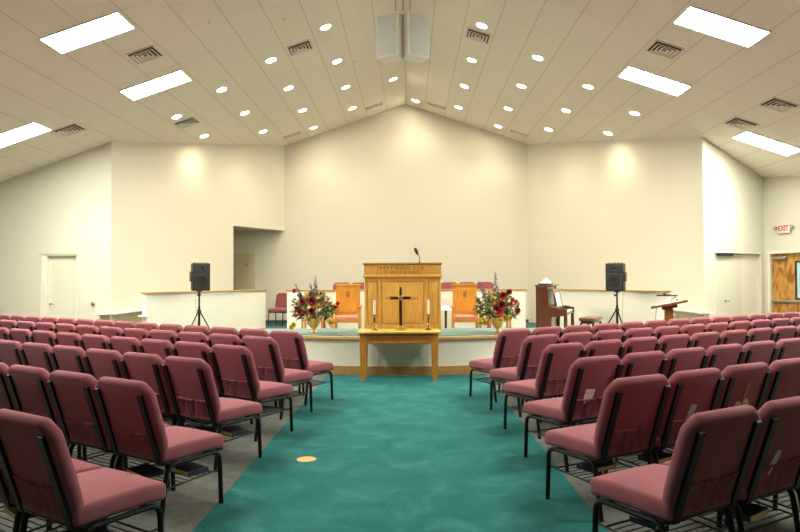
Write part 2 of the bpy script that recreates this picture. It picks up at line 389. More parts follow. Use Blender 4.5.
# birch exit door with a glazed panel
F = frame2(BR, ER)
d4 = thing('door_3', 'figured birch exit door with glass panel and push bar', 'door'); d4['kind'] = 'structure'; del d4['category']
mb = MB(); casing(mb, F, 0.16, 1.16, 2.08, 0.06, 0.02); mb.build('door_frame', M['trim_white'], d4, False)
MB().box(0.165, 1.155, 0.06, 0.105, 0.01, 2.075, F).build('door_panel', M['maple_door'], d4, False)
mb = MB()
for (a, b, c, d) in ((0.785, 1.085, 1.845, 1.885), (0.785, 1.085, 0.955, 0.995), (0.785, 0.825, 0.955, 1.885), (1.045, 1.085, 0.955, 1.885)): mb.box(a, b, 0.035, 0.06, c, d, F)
mb.build('window_frame', M['black_plastic'], d4, False)
MB().box(0.825, 1.045, 0.05, 0.058, 0.995, 1.845, F).build('window_pane', M['glass_blue'], d4, False)
mb = MB(); mb.rbox(0.18, 1.14, 0.0, 0.06, 0.885, 0.94, 0.008, 1, F); mb.build('push_bar', M['grey_metal'], d4)
mb = MB(); mb.rbox(0.23, 0.58, -0.01, 0.058, 1.935, 2.0, 0.01, 1, F); mb.box(0.5, 0.8, 0.02, 0.035, 2.0, 2.012, F); mb.build('door_closer', M['grey_metal'], d4)
# tan door at the end of the passage
F = frame2((-7.0, YC), CL)
d3 = thing('door_4', 'tan door at the back of the passage opening', 'door'); d3['kind'] = 'structure'; del d3['category']
mb = MB(); casing(mb, F, 1.02, 2.075, 2.36, 0.03, 0.015); mb.build('door_frame', M['door_paint'], d3, False)
MB().box(1.02, 2.075, -0.012, 0.0, PZ, 2.36, F).build('door_panel', M['olive_door'], d3, False)
MB().rbox(1.72, 1.86, -0.02, -0.012, 1.93, 2.01, 0.003, 1, F).build('door_plate', M['grey_metal'], d3)

# platform -----------------------------------------------------------
WL = [(-5.61, 13.68), (-3.78, 16.9)]; WR = [(5.39, 13.7), (3.58, 16.9)]
LEDGE_B = 11.55
plat = [(-5.56, 13.7), (-3.1, LEDGE_B), (2.9, LEDGE_B), (5.34, 13.72), (3.50, 16.9), (3.50, 17.6), (5.30, 17.6), (3.72, YC - 0.01), (-5.7, YC - 0.01), (-5.7, 17.6), (-3.70, 17.6), (-3.70, 16.9)]
struct(MB().prism(plat, 0.0, PZ, 'z').build('platform_floor', M['slate'], smooth=False), 'low slate-blue carpeted platform behind the front ledge')
# curved front ledge: white face, oak base and nosing, carpeted top
def arc_pts(Rr, y0, xa, xb, n=28):
    return [(AX - 0.05 + x, y0 + Rr - math.sqrt(Rr * Rr - x * x)) for x in [xa + (xb - xa) * i / n for i in range(n + 1)]]
fa = arc_pts(4.4, 9.97, -3.05, 3.05)
def arc_solid(off0, z0, z1, back):
    f = [(x, y - off0) for x, y in fa]
    return MB().prism(f + ([(fa[-1][0], back), (fa[0][0], back)] if back else [(x, y + 0.0) for x, y in reversed(fa)]), z0, z1, 'z')
pl = struct(arc_solid(0.0, 0.0, 0.555, LEDGE_B).build('platform_front', M['white_wall'], smooth=False), 'curved white platform front with oak base and nosing')
arc_solid(0.022, 0.0, 0.135, None).build('oak_base', M['oak_cap'], pl, False)
arc_solid(0.055, 0.555, 0.59, LEDGE_B).build('oak_nosing', wood('oak_nosing', (0.66, 0.44, 0.20), (0.55, 0.33, 0.12), along='X'), pl, False)
arc_solid(-0.06, 0.59, 0.605, LEDGE_B - 0.01).build('carpet_top', M['teal_grey'], pl, False)

def low_wall(name, p0, p1, z0, z1, th, label, n_base=True, base_z=None):
    F = frame2(p0, p1); L = (Vector(p1) - Vector(p0)).length
    o = struct(MB().box(0, L, 0, th, z0, z1 - 0.035, F).build(name, M['white_wall'], smooth=False), label)
    MB().rbox(-0.03, L + 0.03, -0.03, th + 0.03, z1 - 0.035, z1, 0.006, 1, F).build('oak_cap', M['oak_cap'], o)
    if n_base: MB().box(0, L, -0.018, 0, base_z if base_z is not None else z0, (base_z if base_z is not None else z0) + 0.13, F).build('oak_base', M['oak_cap'], o, False)
    return o
low_wall('wall_wing_left', WL[0], WL[1], 0.0, 1.228, 0.12, 'low white wing wall with oak cap left of the platform', True, PZ)
low_wall('wall_wing_right', WR[1], WR[0], 0.0, 1.222, 0.12, 'low white wing wall with oak cap behind the piano', True, PZ)
low_wall('wall_choir', (-3.12, 16.4), (2.93, 16.4), PZ, 1.225, 0.12, 'low white choir rail with oak cap behind the pulpit chairs')
# small white ledges at the outer ends of the wing walls
for sg, w in ((-1, WL[0]), (1, WR[0])):
    MB().rbox(w[0] - 0.16 if sg < 0 else w[0] - 0.02, w[0] + 0.03 if sg < 0 else w[0] + 0.17, w[1] - 0.05, w[1] + 0.2, 0.70, 0.735, 0.006, 1).build('wing_ledge', M['trim_white'])
    struct(bpy.context.scene.collection.objects[-1], 'small white ledge at the end of the ' + ('left' if sg < 0 else 'right') + ' wing wall')
# wall shelves
M['under_ledge_shade'] = mat('ledge_shade_tan', (0.58, 0.55, 0.40), 0.7, bump=0.03, bscale=60, spec=0.25)  # shade below the sloping ledges, put into a darker tan wall colour
def shelf(name, runs, label):
    t = struct(thing(name, label, 'shelf')); del t['category']
    mb = MB(); pb = MB()
    for (p0, p1, d, za, zb) in runs:
        F = frame2(p0, p1); L = (Vector(p1) - Vector(p0)).length
        v = [(x, y, z + dz) for (x, z) in ((0, za), (L, zb)) for (y, dz) in ((-d, -0.035), (-0.001, -0.035), (-0.001, 0), (-d, 0))]
        mb.add(v, [(0, 1, 2, 3), (7, 6, 5, 4)] + [(k, k + 4, (k + 1) % 4 + 4, (k + 1) % 4) for k in range(4)], F)
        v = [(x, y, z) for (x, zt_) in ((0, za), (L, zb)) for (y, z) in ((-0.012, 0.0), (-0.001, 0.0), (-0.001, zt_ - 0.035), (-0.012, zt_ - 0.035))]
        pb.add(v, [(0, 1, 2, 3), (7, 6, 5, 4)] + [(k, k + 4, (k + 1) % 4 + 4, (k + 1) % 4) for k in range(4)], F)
    mb.build('ledge_board', M['trim_white'], t, False); pb.build('ledge_shade_panel', M['under_ledge_shade'], t, False)
    return t
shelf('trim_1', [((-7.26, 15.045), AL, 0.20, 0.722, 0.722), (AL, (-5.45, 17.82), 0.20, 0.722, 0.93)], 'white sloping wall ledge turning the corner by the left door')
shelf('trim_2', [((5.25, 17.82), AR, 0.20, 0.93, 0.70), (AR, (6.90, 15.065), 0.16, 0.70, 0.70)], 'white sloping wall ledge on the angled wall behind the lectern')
o = MB().rbox(-7.455, -7.385, 15.0, 15.055, 0.905, 0.975, 0.01, 1).build('light_switch', M['grey_metal']); tag(o, 'small grey switch on the wall right of the white door', 'switch')

# ------------------------------------------------------------------ lights in the ceiling
PITCH = math.atan(SL)
def on_ceiling(x, y, drop=0.0):
    sg = 1 if x > AX else -1
    return Matrix.Translation((x, y, ceil_z(x) - drop)) @ RY(sg * PITCH)
TW, TD = 0.625, 0.305
troffer_spots = []
for i, y in enumerate((10.08, 12.83, 7.33, 4.58)):
    for sg in (-1, 1): troffer_spots.append((AX + sg * 4.975, y, i))
for sg, y in ((-1, 12.88), (1, 14.12)): troffer_spots.append((AX + sg * 7.90, y, 9))
for sg in (-1, 1): troffer_spots.append((AX + sg * 7.90, 10.1, 8))
names = {(-1, 0): 'large bright fluorescent panel, front one left of the ridge', (1, 0): 'large bright fluorescent panel, front one right of the ridge',
         (-1, 1): 'bright fluorescent panel between two vents, left slope', (1, 1): 'bright fluorescent panel just past the square vent, right slope',
         (-1, 9): 'bright fluorescent panel cut by the left edge of the photo', (1, 9): 'bright fluorescent panel cut by the right edge of the photo'}
first_t = None
for x, y, k in troffer_spots:
    sg = -1 if x < AX else 1
    lab = names.get((sg, k), 'fluorescent ceiling panel over the outer chairs, out of frame on the ' + ('left' if sg < 0 else 'right') + ' side' if k == 8 else 'fluorescent ceiling panel over the chairs, out of frame overhead on the ' + ('left' if sg < 0 else 'right') + ' side, rank ' + ['', '', 'one', 'two', 'three'][k if k < 5 else 0])
    if first_t is None:
        t = thing('ceiling_troffer', lab, 'ceiling light', group='fluorescent ceiling panels')
        mb = MB()
        for (a, b, c, d) in ((-TW - 0.02, TW + 0.02, -TD - 0.02, -TD), (-TW - 0.02, TW + 0.02, TD, TD + 0.02), (-TW - 0.02, -TW, -TD, TD), (TW, TW + 0.02, -TD, TD)): mb.box(a, b, c, d, -0.02, -0.001)
        mb.build('frame', M['trim_white'], t, False)
        MB().box(-TW, TW, -TD, TD, -0.014, -0.002).build('diffuser', M['troffer_lens'], t, False)
        first_t = t; tt = tree_of(t)
    else: t = copy_tree(first_t, None, tt); t['label'] = lab
    t.matrix_world = on_ceiling(x, y)
    L = bpy.data.lights.new('fluorescent_tubes', 'AREA'); L.shape = 'RECTANGLE'; L.size = 1.2; L.size_y = 0.58; L.energy = 34.0; L.color = (0.985, 1.0, 0.88); L.spread = R(125)
    lo = bpy.data.objects.new('fluorescent_tubes', L); COL.objects.link(lo); lo.matrix_world = on_ceiling(x, y, 0.024)
# recessed downlights
rows = {1: (1.57, (12.86, 14.9, 16.92, 19.0)), 2: (2.82, (13.54, 15.53, 17.6, 19.62)), 3: (4.06, (14.2, 16.22, 18.26)), 4: (5.31, (14.88, 16.9))}
cans = [(AX - 0.33, 17.62, 'lone recessed downlight close to the ridge, left slope'), (AX + 0.305, 19.8, 'lone recessed downlight where the ridge meets the gable wall')]
ordn = ['first', 'second', 'third', 'fourth', 'fifth', 'sixth', 'seventh', 'eighth', 'ninth', 'tenth', 'eleventh', 'twelfth', 'thirteenth', 'fourteenth']
for k, (dx, ys) in rows.items():
    for sg in (-1, 1):
        for j, y in enumerate(ys):
            cans.append((AX + sg * dx, y, 'recessed downlight, %s file %s of the ridge, %s from the back wall' % (ordn[k - 1], 'left' if sg < 0 else 'right', ordn[len(ys) - 1 - j])))
first_c = None
SPOT_W = 66.0
for x, y, lab in cans:
    if first_c is None:
        t = thing('recessed_downlight', lab, 'ceiling light', group='round recessed downlights')
        prof = [(0.103, -0.001), (0.133, -0.001), (0.136, -0.008), (0.110, -0.016), (0.103, -0.006)]
        v = []; f = []; n = 24
        for (r, z) in prof:
            for q in range(n): v.append((r * math.cos(2 * PI * q / n), r * math.sin(2 * PI * q / n), z))
        for i in range(len(prof)):
            for q in range(n): f.append((i * n + q, i * n + (q + 1) % n, ((i + 1) % len(prof)) * n + (q + 1) % n, ((i + 1) % len(prof)) * n + q))
        MB().add(v, f).build('trim_ring', M['trim_white'], t)
        MB().lathe([(0.104, -0.006), (0.104, -0.002)], 24).build('lamp_lens', M['can_lens'], t)
        first_c = t; ct = tree_of(t)
    else: t = copy_tree(first_c, None, ct); t['label'] = lab
    t.matrix_world = on_ceiling(x, y)
    L = bpy.data.lights.new('downlight_lamp', 'SPOT'); L.energy = SPOT_W * (0.6 if abs(x - AX) > 5 else 1.0); L.color = (1.0, 0.875, 0.66); L.spot_size = R(116); L.spot_blend = 1.0; L.shadow_soft_size = 0.07
    lo = bpy.data.objects.new('downlight_lamp', L); COL.objects.link(lo); lo.location = (x, y, ceil_z(x) - 0.06)
# vents
def vent(x, y, lab, half=0.27, kind='square'):
    t = thing('ceiling_vent', lab, 'vent', group='ceiling air vents')
    if kind == 'square':
        MB().box(-half * 0.96, half * 0.96, -half * 0.96, half * 0.96, -0.006, -0.001).build('duct_opening', M['vent_dark'], t, False)
        for i, h in enumerate((half, half * 0.76, half * 0.52, half * 0.28)):
            mb = MB(); lo, hi = (-0.014, -0.009) if i == 0 else (-0.038 + 0.004 * i, -0.006)
            q = h - 0.016; g = q - 0.024
            rings = [(h, lo + 0.005), (h, lo), (q, lo), (g, hi), (g, hi + 0.001), (q, lo + 0.005)]
            v = []; f = []
            for (r_, z_) in rings: v += [(-r_, -r_, z_), (r_, -r_, z_), (r_, r_, z_), (-r_, r_, z_)]
            for a in range(6):
                b_ = (a + 1) % 6
                for c_ in range(4): f.append((a * 4 + c_, a * 4 + (c_ + 1) % 4, b_ * 4 + (c_ + 1) % 4, b_ * 4 + c_))
            mb.add(v, f); mb.build('louvre_ring' if i else 'frame', M['vent'], t, False)
    else:
        MB().box(-0.27, 0.27, -0.10, 0.10, -0.006, -0.001).build('duct_opening', mat('vent_grey', (0.2, 0.17, 0.12), 0.8) if 'vent_grey' not in M else M['vent_grey'], t, False)
        mb = MB()
        for (a, b, c, d) in ((-0.3, 0.3, -0.13, -0.10), (-0.3, 0.3, 0.10, 0.13), (-0.3, -0.27, -0.1, 0.1), (0.27, 0.3, -0.1, 0.1)): mb.box(a, b, c, d, -0.018, -0.001)
        mb.build('frame', M['vent'], t, False)
        mb = MB()
        for q in range(3): mb.box(-0.15 + q * 0.135 , -0.12 + q * 0.135, -0.1, 0.1, -0.016, -0.004)
        for q in range(5): mb.box(-0.27, 0.27, -0.085 + q * 0.04, -0.077 + q * 0.04, -0.014, -0.004)
        mb.build('louvre', M['vent'], t, False)
    t.matrix_world = on_ceiling(x, y)
for x, y, lab in ((AX - 4.63, 11.44, 'square ceiling vent between the two left fluorescent panels'), (-7.206, 13.56, 'square ceiling vent above the angled corner at far left'),
                  (-5.39, 15.53, 'square ceiling vent beside downlights near the left wall corner'), (-2.285, 13.455, 'square ceiling vent among downlights left of the hanging speakers'),
                  (1.455, 13.446, 'square ceiling vent under a downlight right of the hanging speakers'), (4.528, 11.41, 'square ceiling vent between the two right fluorescent panels'),
                  (6.924, 12.116, 'square ceiling vent nearest the right edge of the photo'), (6.937, 13.528, 'square ceiling vent just in front of the rightmost fluorescent panel')):
    vent(x, y, lab)
for x, y, lab in ((-1.062, 19.57, 'pale slotted vent by the gable wall, just left of the ridge'), (-3.58, 19.63, 'pale slotted vent at the left corner of the gable wall'),
                  (0.86, 19.63, 'pale slotted vent by the gable wall, just right of the ridge'), (3.352, 19.63, 'pale slotted vent at the right corner of the gable wall')):
    vent(x, y, lab, kind='slot')
for x, y, lab in ((-3.45, 11.03, 'tiny sprinkler head on the ceiling left of the downlights'), (-2.32, 11.9, 'tiny sprinkler head in front of the vent left of the speakers'), (-1.28, 15.3, 'tiny sprinkler head among the downlights below the speakers')):
    o = MB().lathe([(0.035, -0.001), (0.035, -0.008), (0.012, -0.012), (0.012, -0.04), (0.03, -0.045), (0.03, -0.05)], 12).build('sprinkler_head', M['vent'])
    o.matrix_world = on_ceiling(x, y); tag(o, lab, 'sprinkler', 'ceiling sprinkler heads')

# hanging speaker cluster
def cluster():
    Y = 11.3; px = -0.10
    t = thing('hanging_speaker_cluster', 'pair of white hanging loudspeakers splayed under the ridge', 'speaker', (px, Y, 5.40))
    for sg in (-1, 1):
        w, h, d = 0.405, 0.76, 0.30
        F = T(sg * 0.292, 0, 0) @ RZ(sg * R(28))
        c = MB().rbox(-w / 2, w / 2, 0, d, 0.0, h, 0.008, 1, F).build('speaker_cabinet', M['white_cab'], t)
        MB().rbox(-w / 2 + 0.022, w / 2 - 0.022, -0.012, 0.001, 0.022, h - 0.022, 0.006, 1, F).build('speaker_grille', M['grey_cloth'], c)
        MB().box(-0.045, 0.045, -0.016, -0.011, 0.05, 0.062, F).build('badge', M['white_cab'], c)
    MB().rbox(-0.2, 0.2, 0.1, 0.24, 0.80, 0.86, 0.008, 1).build('mounting_plate', M['white_cab'], t)
    MB().tube([(0, 0.16, -0.03), (0, 0.16, 0.80)], 0.02, 10).build('centre_pole', M['vent'], t)
    for x in (-0.13, 0, 0.13): MB().tube([(x, 0.17, 0.86), (x, 0.17, 7.09 - 5.40 - SL * abs(x))], 0.008, 8).build('hanger_rod', M['grey_metal'], t)
    for sg in (-1, 1): MB().box(sg * 0.12 - 0.02, sg * 0.12 + 0.02, 0.15, 0.19, 0.75, 0.80).build('bracket', M['white_cab'], t)
cluster()

# exit sign
F = frame2(BR, ER)
t = thing('exit_sign', 'white exit sign with red letters above the birch door', 'sign', (0, 0, 0))
u = 0.575; zc = 2.675
MB().rbox(u - 0.16, u + 0.16, -0.06, -0.002, zc - 0.105, zc + 0.105, 0.01, 2, F).build('sign_box', M['exit_white'], t)
ang = math.atan2(ER[1] - BR[1], ER[0] - BR[0])
p = F @ Vector((u, -0.0625, zc + 0.005))
lettering(t, 'EXIT', 0.185, M['red'], p, (PI / 2, 0, ang), 0.72, 0.003, bold=0.006)
for sg in (-1, 1):
    hm = MB(); hm.lathe([(0.03, -0.03), (0.045, 0.0), (0.045, 0.03), (0.036, 0.035)], 14, F @ T(u + sg * 0.215, -0.05, zc + 0.03) @ RX(PI / 2)); hm.tube([F @ Vector((u + sg * 0.155, -0.035, zc)), F @ Vector((u + sg * 0.21, -0.035, zc + 0.02))], 0.014)
    hm.build('emergency_lamp', M['grey_metal'], t)

# ------------------------------------------------------------------ congregation chairs
CP = 0.551
def chair_proto(name='stacking_chair', fabric='fabric', simple=False):
    t = thing(name, 'x', 'chair')
    # seat cushion: rounded, slightly crowned with a soft front edge
    bm = bmesh.new(); tb = MB().box(-0.258, 0.258, 0.115, 0.608, 0.365, 0.458)
    vs = [bm.verts.new(p) for p in tb.v]
    for f in tb.f: bm.faces.new([vs[i] for i in f])
    bmesh.ops.bevel(bm, geom=list(bm.edges), offset=0.028, segments=3, profile=0.5, affect='EDGES')
    bmesh.ops.subdivide_edges(bm, edges=[e for e in bm.edges if e.calc_length() > 0.3], cuts=3, use_grid_fill=True)
    for v in bm.verts:
        k = (1 - (v.co.x / 0.262) ** 2) * (1 - ((v.co.y - 0.365) / 0.25) ** 2)
        if v.co.z > 0.42: v.co.z += 0.022 * max(0, k)
        if v.co.y > 0.55: v.co.z -= (v.co.y - 0.55) * 0.18
    MB().frombm(bm).build('seat', M[fabric], t)
    # backrest: outline in (x, height along the back), leaned back
    lean = math.atan2(0.145, 0.45)
    BM = T(0, 0.155, 0.40) @ RX(lean)          # local z runs up the back, y forward
    H = 0.493
    out = [(-0.240, 0.0), (-0.268, 0.10), (-0.2735, 0.20), (-0.2735, H - 0.085), (-0.265, H - 0.058), (-0.205, H - 0.006), (-0.185, H)]
    out = out + [(-x, z) for x, z in reversed(out)]
    bm = bmesh.new(); tb = MB().prism(list(reversed(out)), -0.030, 0.036, 'y')
    vs = [bm.verts.new(p) for p in tb.v]
    for f in tb.f: bm.faces.new([vs[i] for i in f])
    bm.faces.ensure_lookup_table(); bmesh.ops.recalc_face_normals(bm, faces=bm.faces)
    eds = list(set(list(bm.faces[0].edges) + list(bm.faces[1].edges)))
    bmesh.ops.bevel(bm, geom=eds, offset=0.027, segments=3, profile=0.5, affect='EDGES')
    MB().frombm(bm, BM).build('backrest', M[fabric], t)
    # pleated pocket across the lower back
    mb = MB(); nx = 40; v = []; f = []
    folds = [(-0.10, 0.010, 0.35), (-0.055, -0.006, -0.2), (0.015, 0.012, 0.25), (0.07, 0.009, -0.3), (0.125, -0.005, 0.2)]
    for j, z in enumerate((-0.005, 0.0, 0.05, 0.10, 0.145, 0.158, 0.166, 0.166)):
        for i in range(nx + 1):
            x = -0.186 + 0.372 * i / nx
            y = -0.036 - 0.004 * math.sin(PI * i / nx)
            for (fx, am, sl) in folds: y += am * 1.4 * math.exp(-((x - fx - sl * (z - 0.08)) / 0.010) ** 2) * (0.35 + z * 4.5)
            if j == 5: y -= 0.004
            if j in (0, 7): y = -0.0285
            v.append((x, min(y, -0.0285), z - 0.010 * math.sin(PI * i / nx) * (1 if j >= 4 else 0)))
    for j in range(7):
        for i in range(nx): f.append((j * (nx + 1) + i, j * (nx + 1) + i + 1, (j + 1) * (nx + 1) + i + 1, (j + 1) * (nx + 1) + i))
    if not simple: mb.add(v, f, BM).build('back_pocket', M['fabric_dark' if fabric == 'fabric' else fabric], t)
    # steel: two flat uprights behind the back, joined below
    for sg in (-1, 1):
        mb = MB()
        a = [(sg * 0.213 - 0.022, -0.048), (sg * 0.213 + 0.022, -0.048), (sg * 0.213 + 0.022, -0.026), (sg * 0.213 - 0.022, -0.026)]
        mb.prism(a, -0.03, 0.432, 'z', BM)
        mb.tube([BM @ Vector((sg * 0.213, -0.037, -0.02)), (sg * 0.228, 0.17, 0.355), (sg * 0.238, 0.24, 0.352)], [0.016, 0.015, 0.013], 8)
        mb.build('back_upright', M['black_metal'], t)
    MB().tube([BM @ Vector((-0.213, -0.032, -0.018)), BM @ Vector((0.213, -0.032, -0.018))], 0.013, 8).build('cross_rail', M['black_metal'], t)
    for sg in (-1, 1):
        X = sg * 0.242
        MB().tube([(X, 0.585, 0.0), (X, 0.572, 0.28)] + [(X, 0.570 - 0.055 * (1 - math.cos(a)), 0.295 + 0.052 * math.sin(a)) for a in (0.3, 0.7, 1.1, PI / 2)], 0.0155, 8).build('leg', M['black_metal'], t)
        MB().tube([(X, 0.112, 0.0), (X, 0.150, 0.26)] + [(X, 0.155 + 0.055 * (1 - math.cos(a)), 0.285 + 0.062 * math.sin(a)) for a in (0.3, 0.7, 1.1, PI / 2)], 0.0155, 8).build('leg', M['black_metal'], t)
    mb = MB()
    for sg in (-1, 1): mb.tube([(sg * 0.240, 0.205, 0.347), (sg * 0.240, 0.52, 0.347)], 0.0145, 8)
    for y in (0.25, 0.50): mb.tube([(-0.24, y, 0.349), (0.24, y, 0.349)], 0.011, 6)
    mb.build('seat_frame', M['black_metal'], t)
    if not simple:
        mb = MB()
        for sg in (-1, 1): mb.tube([(sg * 0.238, 0.142, 0.205), (sg * 0.238, 0.577, 0.225)], 0.006, 6)
        for k in range(9):
            y = 0.15 + 0.045 * k; mb.tube([(-0.238, y, 0.205 + 0.02 * k / 9), (0.238, y, 0.205 + 0.02 * k / 9)], 0.0032 if k not in (0, 8) else 0.006, 5)
        mb.build('book_rack', M['wire'], t)
    return t
proto = chair_proto(); ptree = tree_of(proto); used = [False]
#        row: (x0, y0, angle, count)   (x0, y0) = boundary between the aisle chair and its neighbour at the top of the backs
ROWS = {'L': [(-1.70, 7.77, 34.3, 14), (-1.84, 7.01, 33.4, 12), (-1.89, 6.09, 33.0, 9), (-1.98, 5.15, 32.5, 7), (-1.98, 4.05, 32.3, 4), (-1.985, 3.04, 32.0, 2)],
        'R': [(1.50, 7.96, 34.3, 14), (1.65, 7.12, 33.8, 11), (1.67, 6.18, 32.8, 9), (1.68, 5.15, 31.9, 6), (1.64, 4.12, 30.9, 4), (1.668, 3.11, 30.5, 3)]}
rown = ['front row', 'second row', 'third row', 'fourth row', 'fifth row', 'sixth row']
special = {('R', 4, 1): ', pale card in its pocket', ('R', 4, 2): ', paper fan in its pocket', ('R', 5, 1): ', card in its pocket', ('R', 3, 0): ', white card in its pocket'}
CH = {}
for side, rws in ROWS.items():
    s = 1 if side == 'R' else -1
    for ri, (x0, y0, a, n) in enumerate(rws):
        a = R(a); ux, uy = s * math.cos(a), math.sin(a)
        for k in range(n):
            cx, cy = x0 + ux * (CP * (k - 0.5) + 0.022), y0 + uy * (CP * (k - 0.5) + 0.022)
            if not used[0]: c = proto; used[0] = True
            else: c = copy_tree(proto, None, ptree)
            jit = random.uniform(-0.8, 0.8)
            c.location = (cx, cy, 0); c.rotation_euler.z = s * a + R(jit)
            side_w = 'left' if s < 0 else 'right'
            if k == 0: lab = 'burgundy chair at the aisle end of the %s from the platform, %s block' % (rown[ri], side_w)
            else: lab = 'burgundy chair, %s from the aisle, %s from the platform, %s block' % (ordn[k], rown[ri], side_w)
            c['label'] = lab.replace('front row from the platform', 'front row by the platform'); c['group'] = 'burgundy chairs in the %s block' % side_w
            CH[(side, ri, k)] = c
def chair_point(key, p):
    c = CH[key]; return T(*c.location) @ RZ(c.rotation_euler.z) @ Vector(p)
side_word = {'L': 'left', 'R': 'right'}
# hymnals in the racks
def hymnal(cover):
    b = thing('hymnal', 'x', 'book', group='hymnals in the chair racks')
    MB().rbox(-0.073, 0.076, -0.108, 0.108, 0.0, 0.032, 0.002, 1).build('book_cover', M[cover], b)
    MB().box(-0.0745, 0.0775, -0.104, 0.104, 0.004, 0.028).build('pages', M['page_edge'], b, False)
    return b
hp = {'cover_dark': None, 'cover_blue': None}
for key, dx, dy, rot, cov in ((('L', 4, 0), -0.10, 0.25, 80, 'cover_dark'), (('L', 4, 0), 0.12, 0.42, 85, 'cover_dark'), (('L', 3, 0), -0.12, 0.27, 86, 'cover_dark'), (('L', 3, 0), 0.13, 0.38, 84, 'cover_dark'),
                              (('L', 5, 0), 0.05, 0.30, 88, 'cover_dark'), (('L', 2, 0), -0.05, 0.30, 84, 'cover_dark'), (('L', 5, 1), 0.0, 0.32, 80, 'cover_dark'),
                              (('R', 4, 1), -0.05, 0.30, 95, 'cover_dark'), (('R', 3, 0), 0.02, 0.30, 92, 'cover_dark'), (('R', 5, 0), 0.02, 0.42, 96, 'cover_dark'), (('R', 5, 1), -0.02, 0.26, 97, 'cover_blue'),
                              (('R', 2, 0), 0.06, 0.30, 93, 'cover_dark'), (('R', 4, 0), -0.02, 0.36, 93, 'cover_dark')):
    if hp[cov] is None: b = hymnal(cov); hp[cov] = (b, tree_of(b))
    else: b = copy_tree(hp[cov][0], None, hp[cov][1])
    z = 0.2095 + 0.02 * (dy + 0.09 - 0.15) / 0.405 + 0.003
    b.location = chair_point(key, (dx, dy, z)); b.rotation_euler.z = CH[key].rotation_euler.z + R(rot)
    which = ', inner book' if (dx < 0 and key in (('L', 4, 0), ('L', 3, 0))) else (', outer book' if key in (('L', 4, 0), ('L', 3, 0)) else '')
    b['label'] = '%s hymnal under the %s chair, %s from the platform, %s block%s' % ('blue' if cov == 'cover_blue' else 'dark', 'aisle' if key[2] == 0 else 'second', rown[key[1]], side_word[key[0]], which)
# cards and a paper fan tucked into pockets
def pocket_card(key, x, z, w, h, lab, tilt=0.0, m='card'):
    c = CH[key]; lean = math.atan2(0.145, 0.45)
    o = MB().rbox(-w / 2, w / 2, -0.0012, 0.0012, 0, h, 0.001, 1).build('pocket_card', M[m])
    o.matrix_world = T(*c.location) @ RZ(c.rotation_euler.z) @ T(0, 0.155, 0.40) @ RX(lean) @ T(x, -0.0335, z) @ RY(tilt)
    tag(o, lab, 'card', 'cards in the chair pockets'); return o
pocket_card(('R', 4, 1), -0.02, 0.12, 0.062, 0.145, 'pale card in the pocket of the chair next to the fan', R(10))
pocket_card(('R', 5, 1), -0.10, 0.10, 0.05, 0.14, 'pale card tucked beside the upright of the nearest chair pocket', R(18))
pocket_card(('R', 3, 0), -0.06, 0.12, 0.10, 0.12, 'white card in a pocket of the aisle chair, fourth row, right block', R(6), 'paper')
c = CH[('R', 4, 2)]
fan = thing('hand_fan', 'cream paper hand fan on a wooden stick in a chair pocket', 'fan')
lobe = [(0.0, 0.0), (0.005, 0.10), (0.03, 0.135), (0.065, 0.13), (0.085, 0.09), (0.088, 0.0)]
MB().prism(lobe, -0.001, 0.001, 'y').prism([(-x - 0.002, z * 0.86) for x, z in lobe], -0.001, 0.001, 'y').build('fan_leaf', M['fan_paper'], fan, False)
MB().box(-0.007, 0.007, -0.004, 0.0025, -0.06, 0.26).build('fan_stick', M['stick'], fan, False)
fan.matrix_world = T(*c.location) @ RZ(c.rotation_euler.z) @ T(0, 0.155, 0.40) @ RX(math.atan2(0.145, 0.45)) @ T(-0.01, -0.0355, 0.115) @ RY(R(4))
# choir chairs behind the rail
CZ = 0.52
struct(MB().box(-3.0, 2.8, 18.7, YC - 0.013, PZ, CZ).build('platform_riser', M['slate'], smooth=False), 'carpeted riser under the choir chairs')
cproto = chair_proto('choir_chair', 'choir_fabric', True); ctree = tree_of(cproto)
for k in range(9):
    c = cproto if k == 0 else copy_tree(cproto, None, ctree)
    c.location = (-2.05 + k * 0.540, 19.55, CZ); c.rotation_euler.z = PI; c.scale = (0.97, 1, 1)
    c['label'] = 'rose upholstered choir chair showing above the rail, %s from the passage side' % ordn[k]; c['group'] = 'choir chairs behind the rail'
c = copy_tree(cproto, None, ctree); c.location = (-3.86, 19.95, PZ); c.rotation_euler.z = PI - R(18); c.scale = (1.0, 1.0, 1.12)
c['label'] = 'rose upholstered chair standing in the gap beside the passage'; c['group'] = 'choir chairs behind the rail'

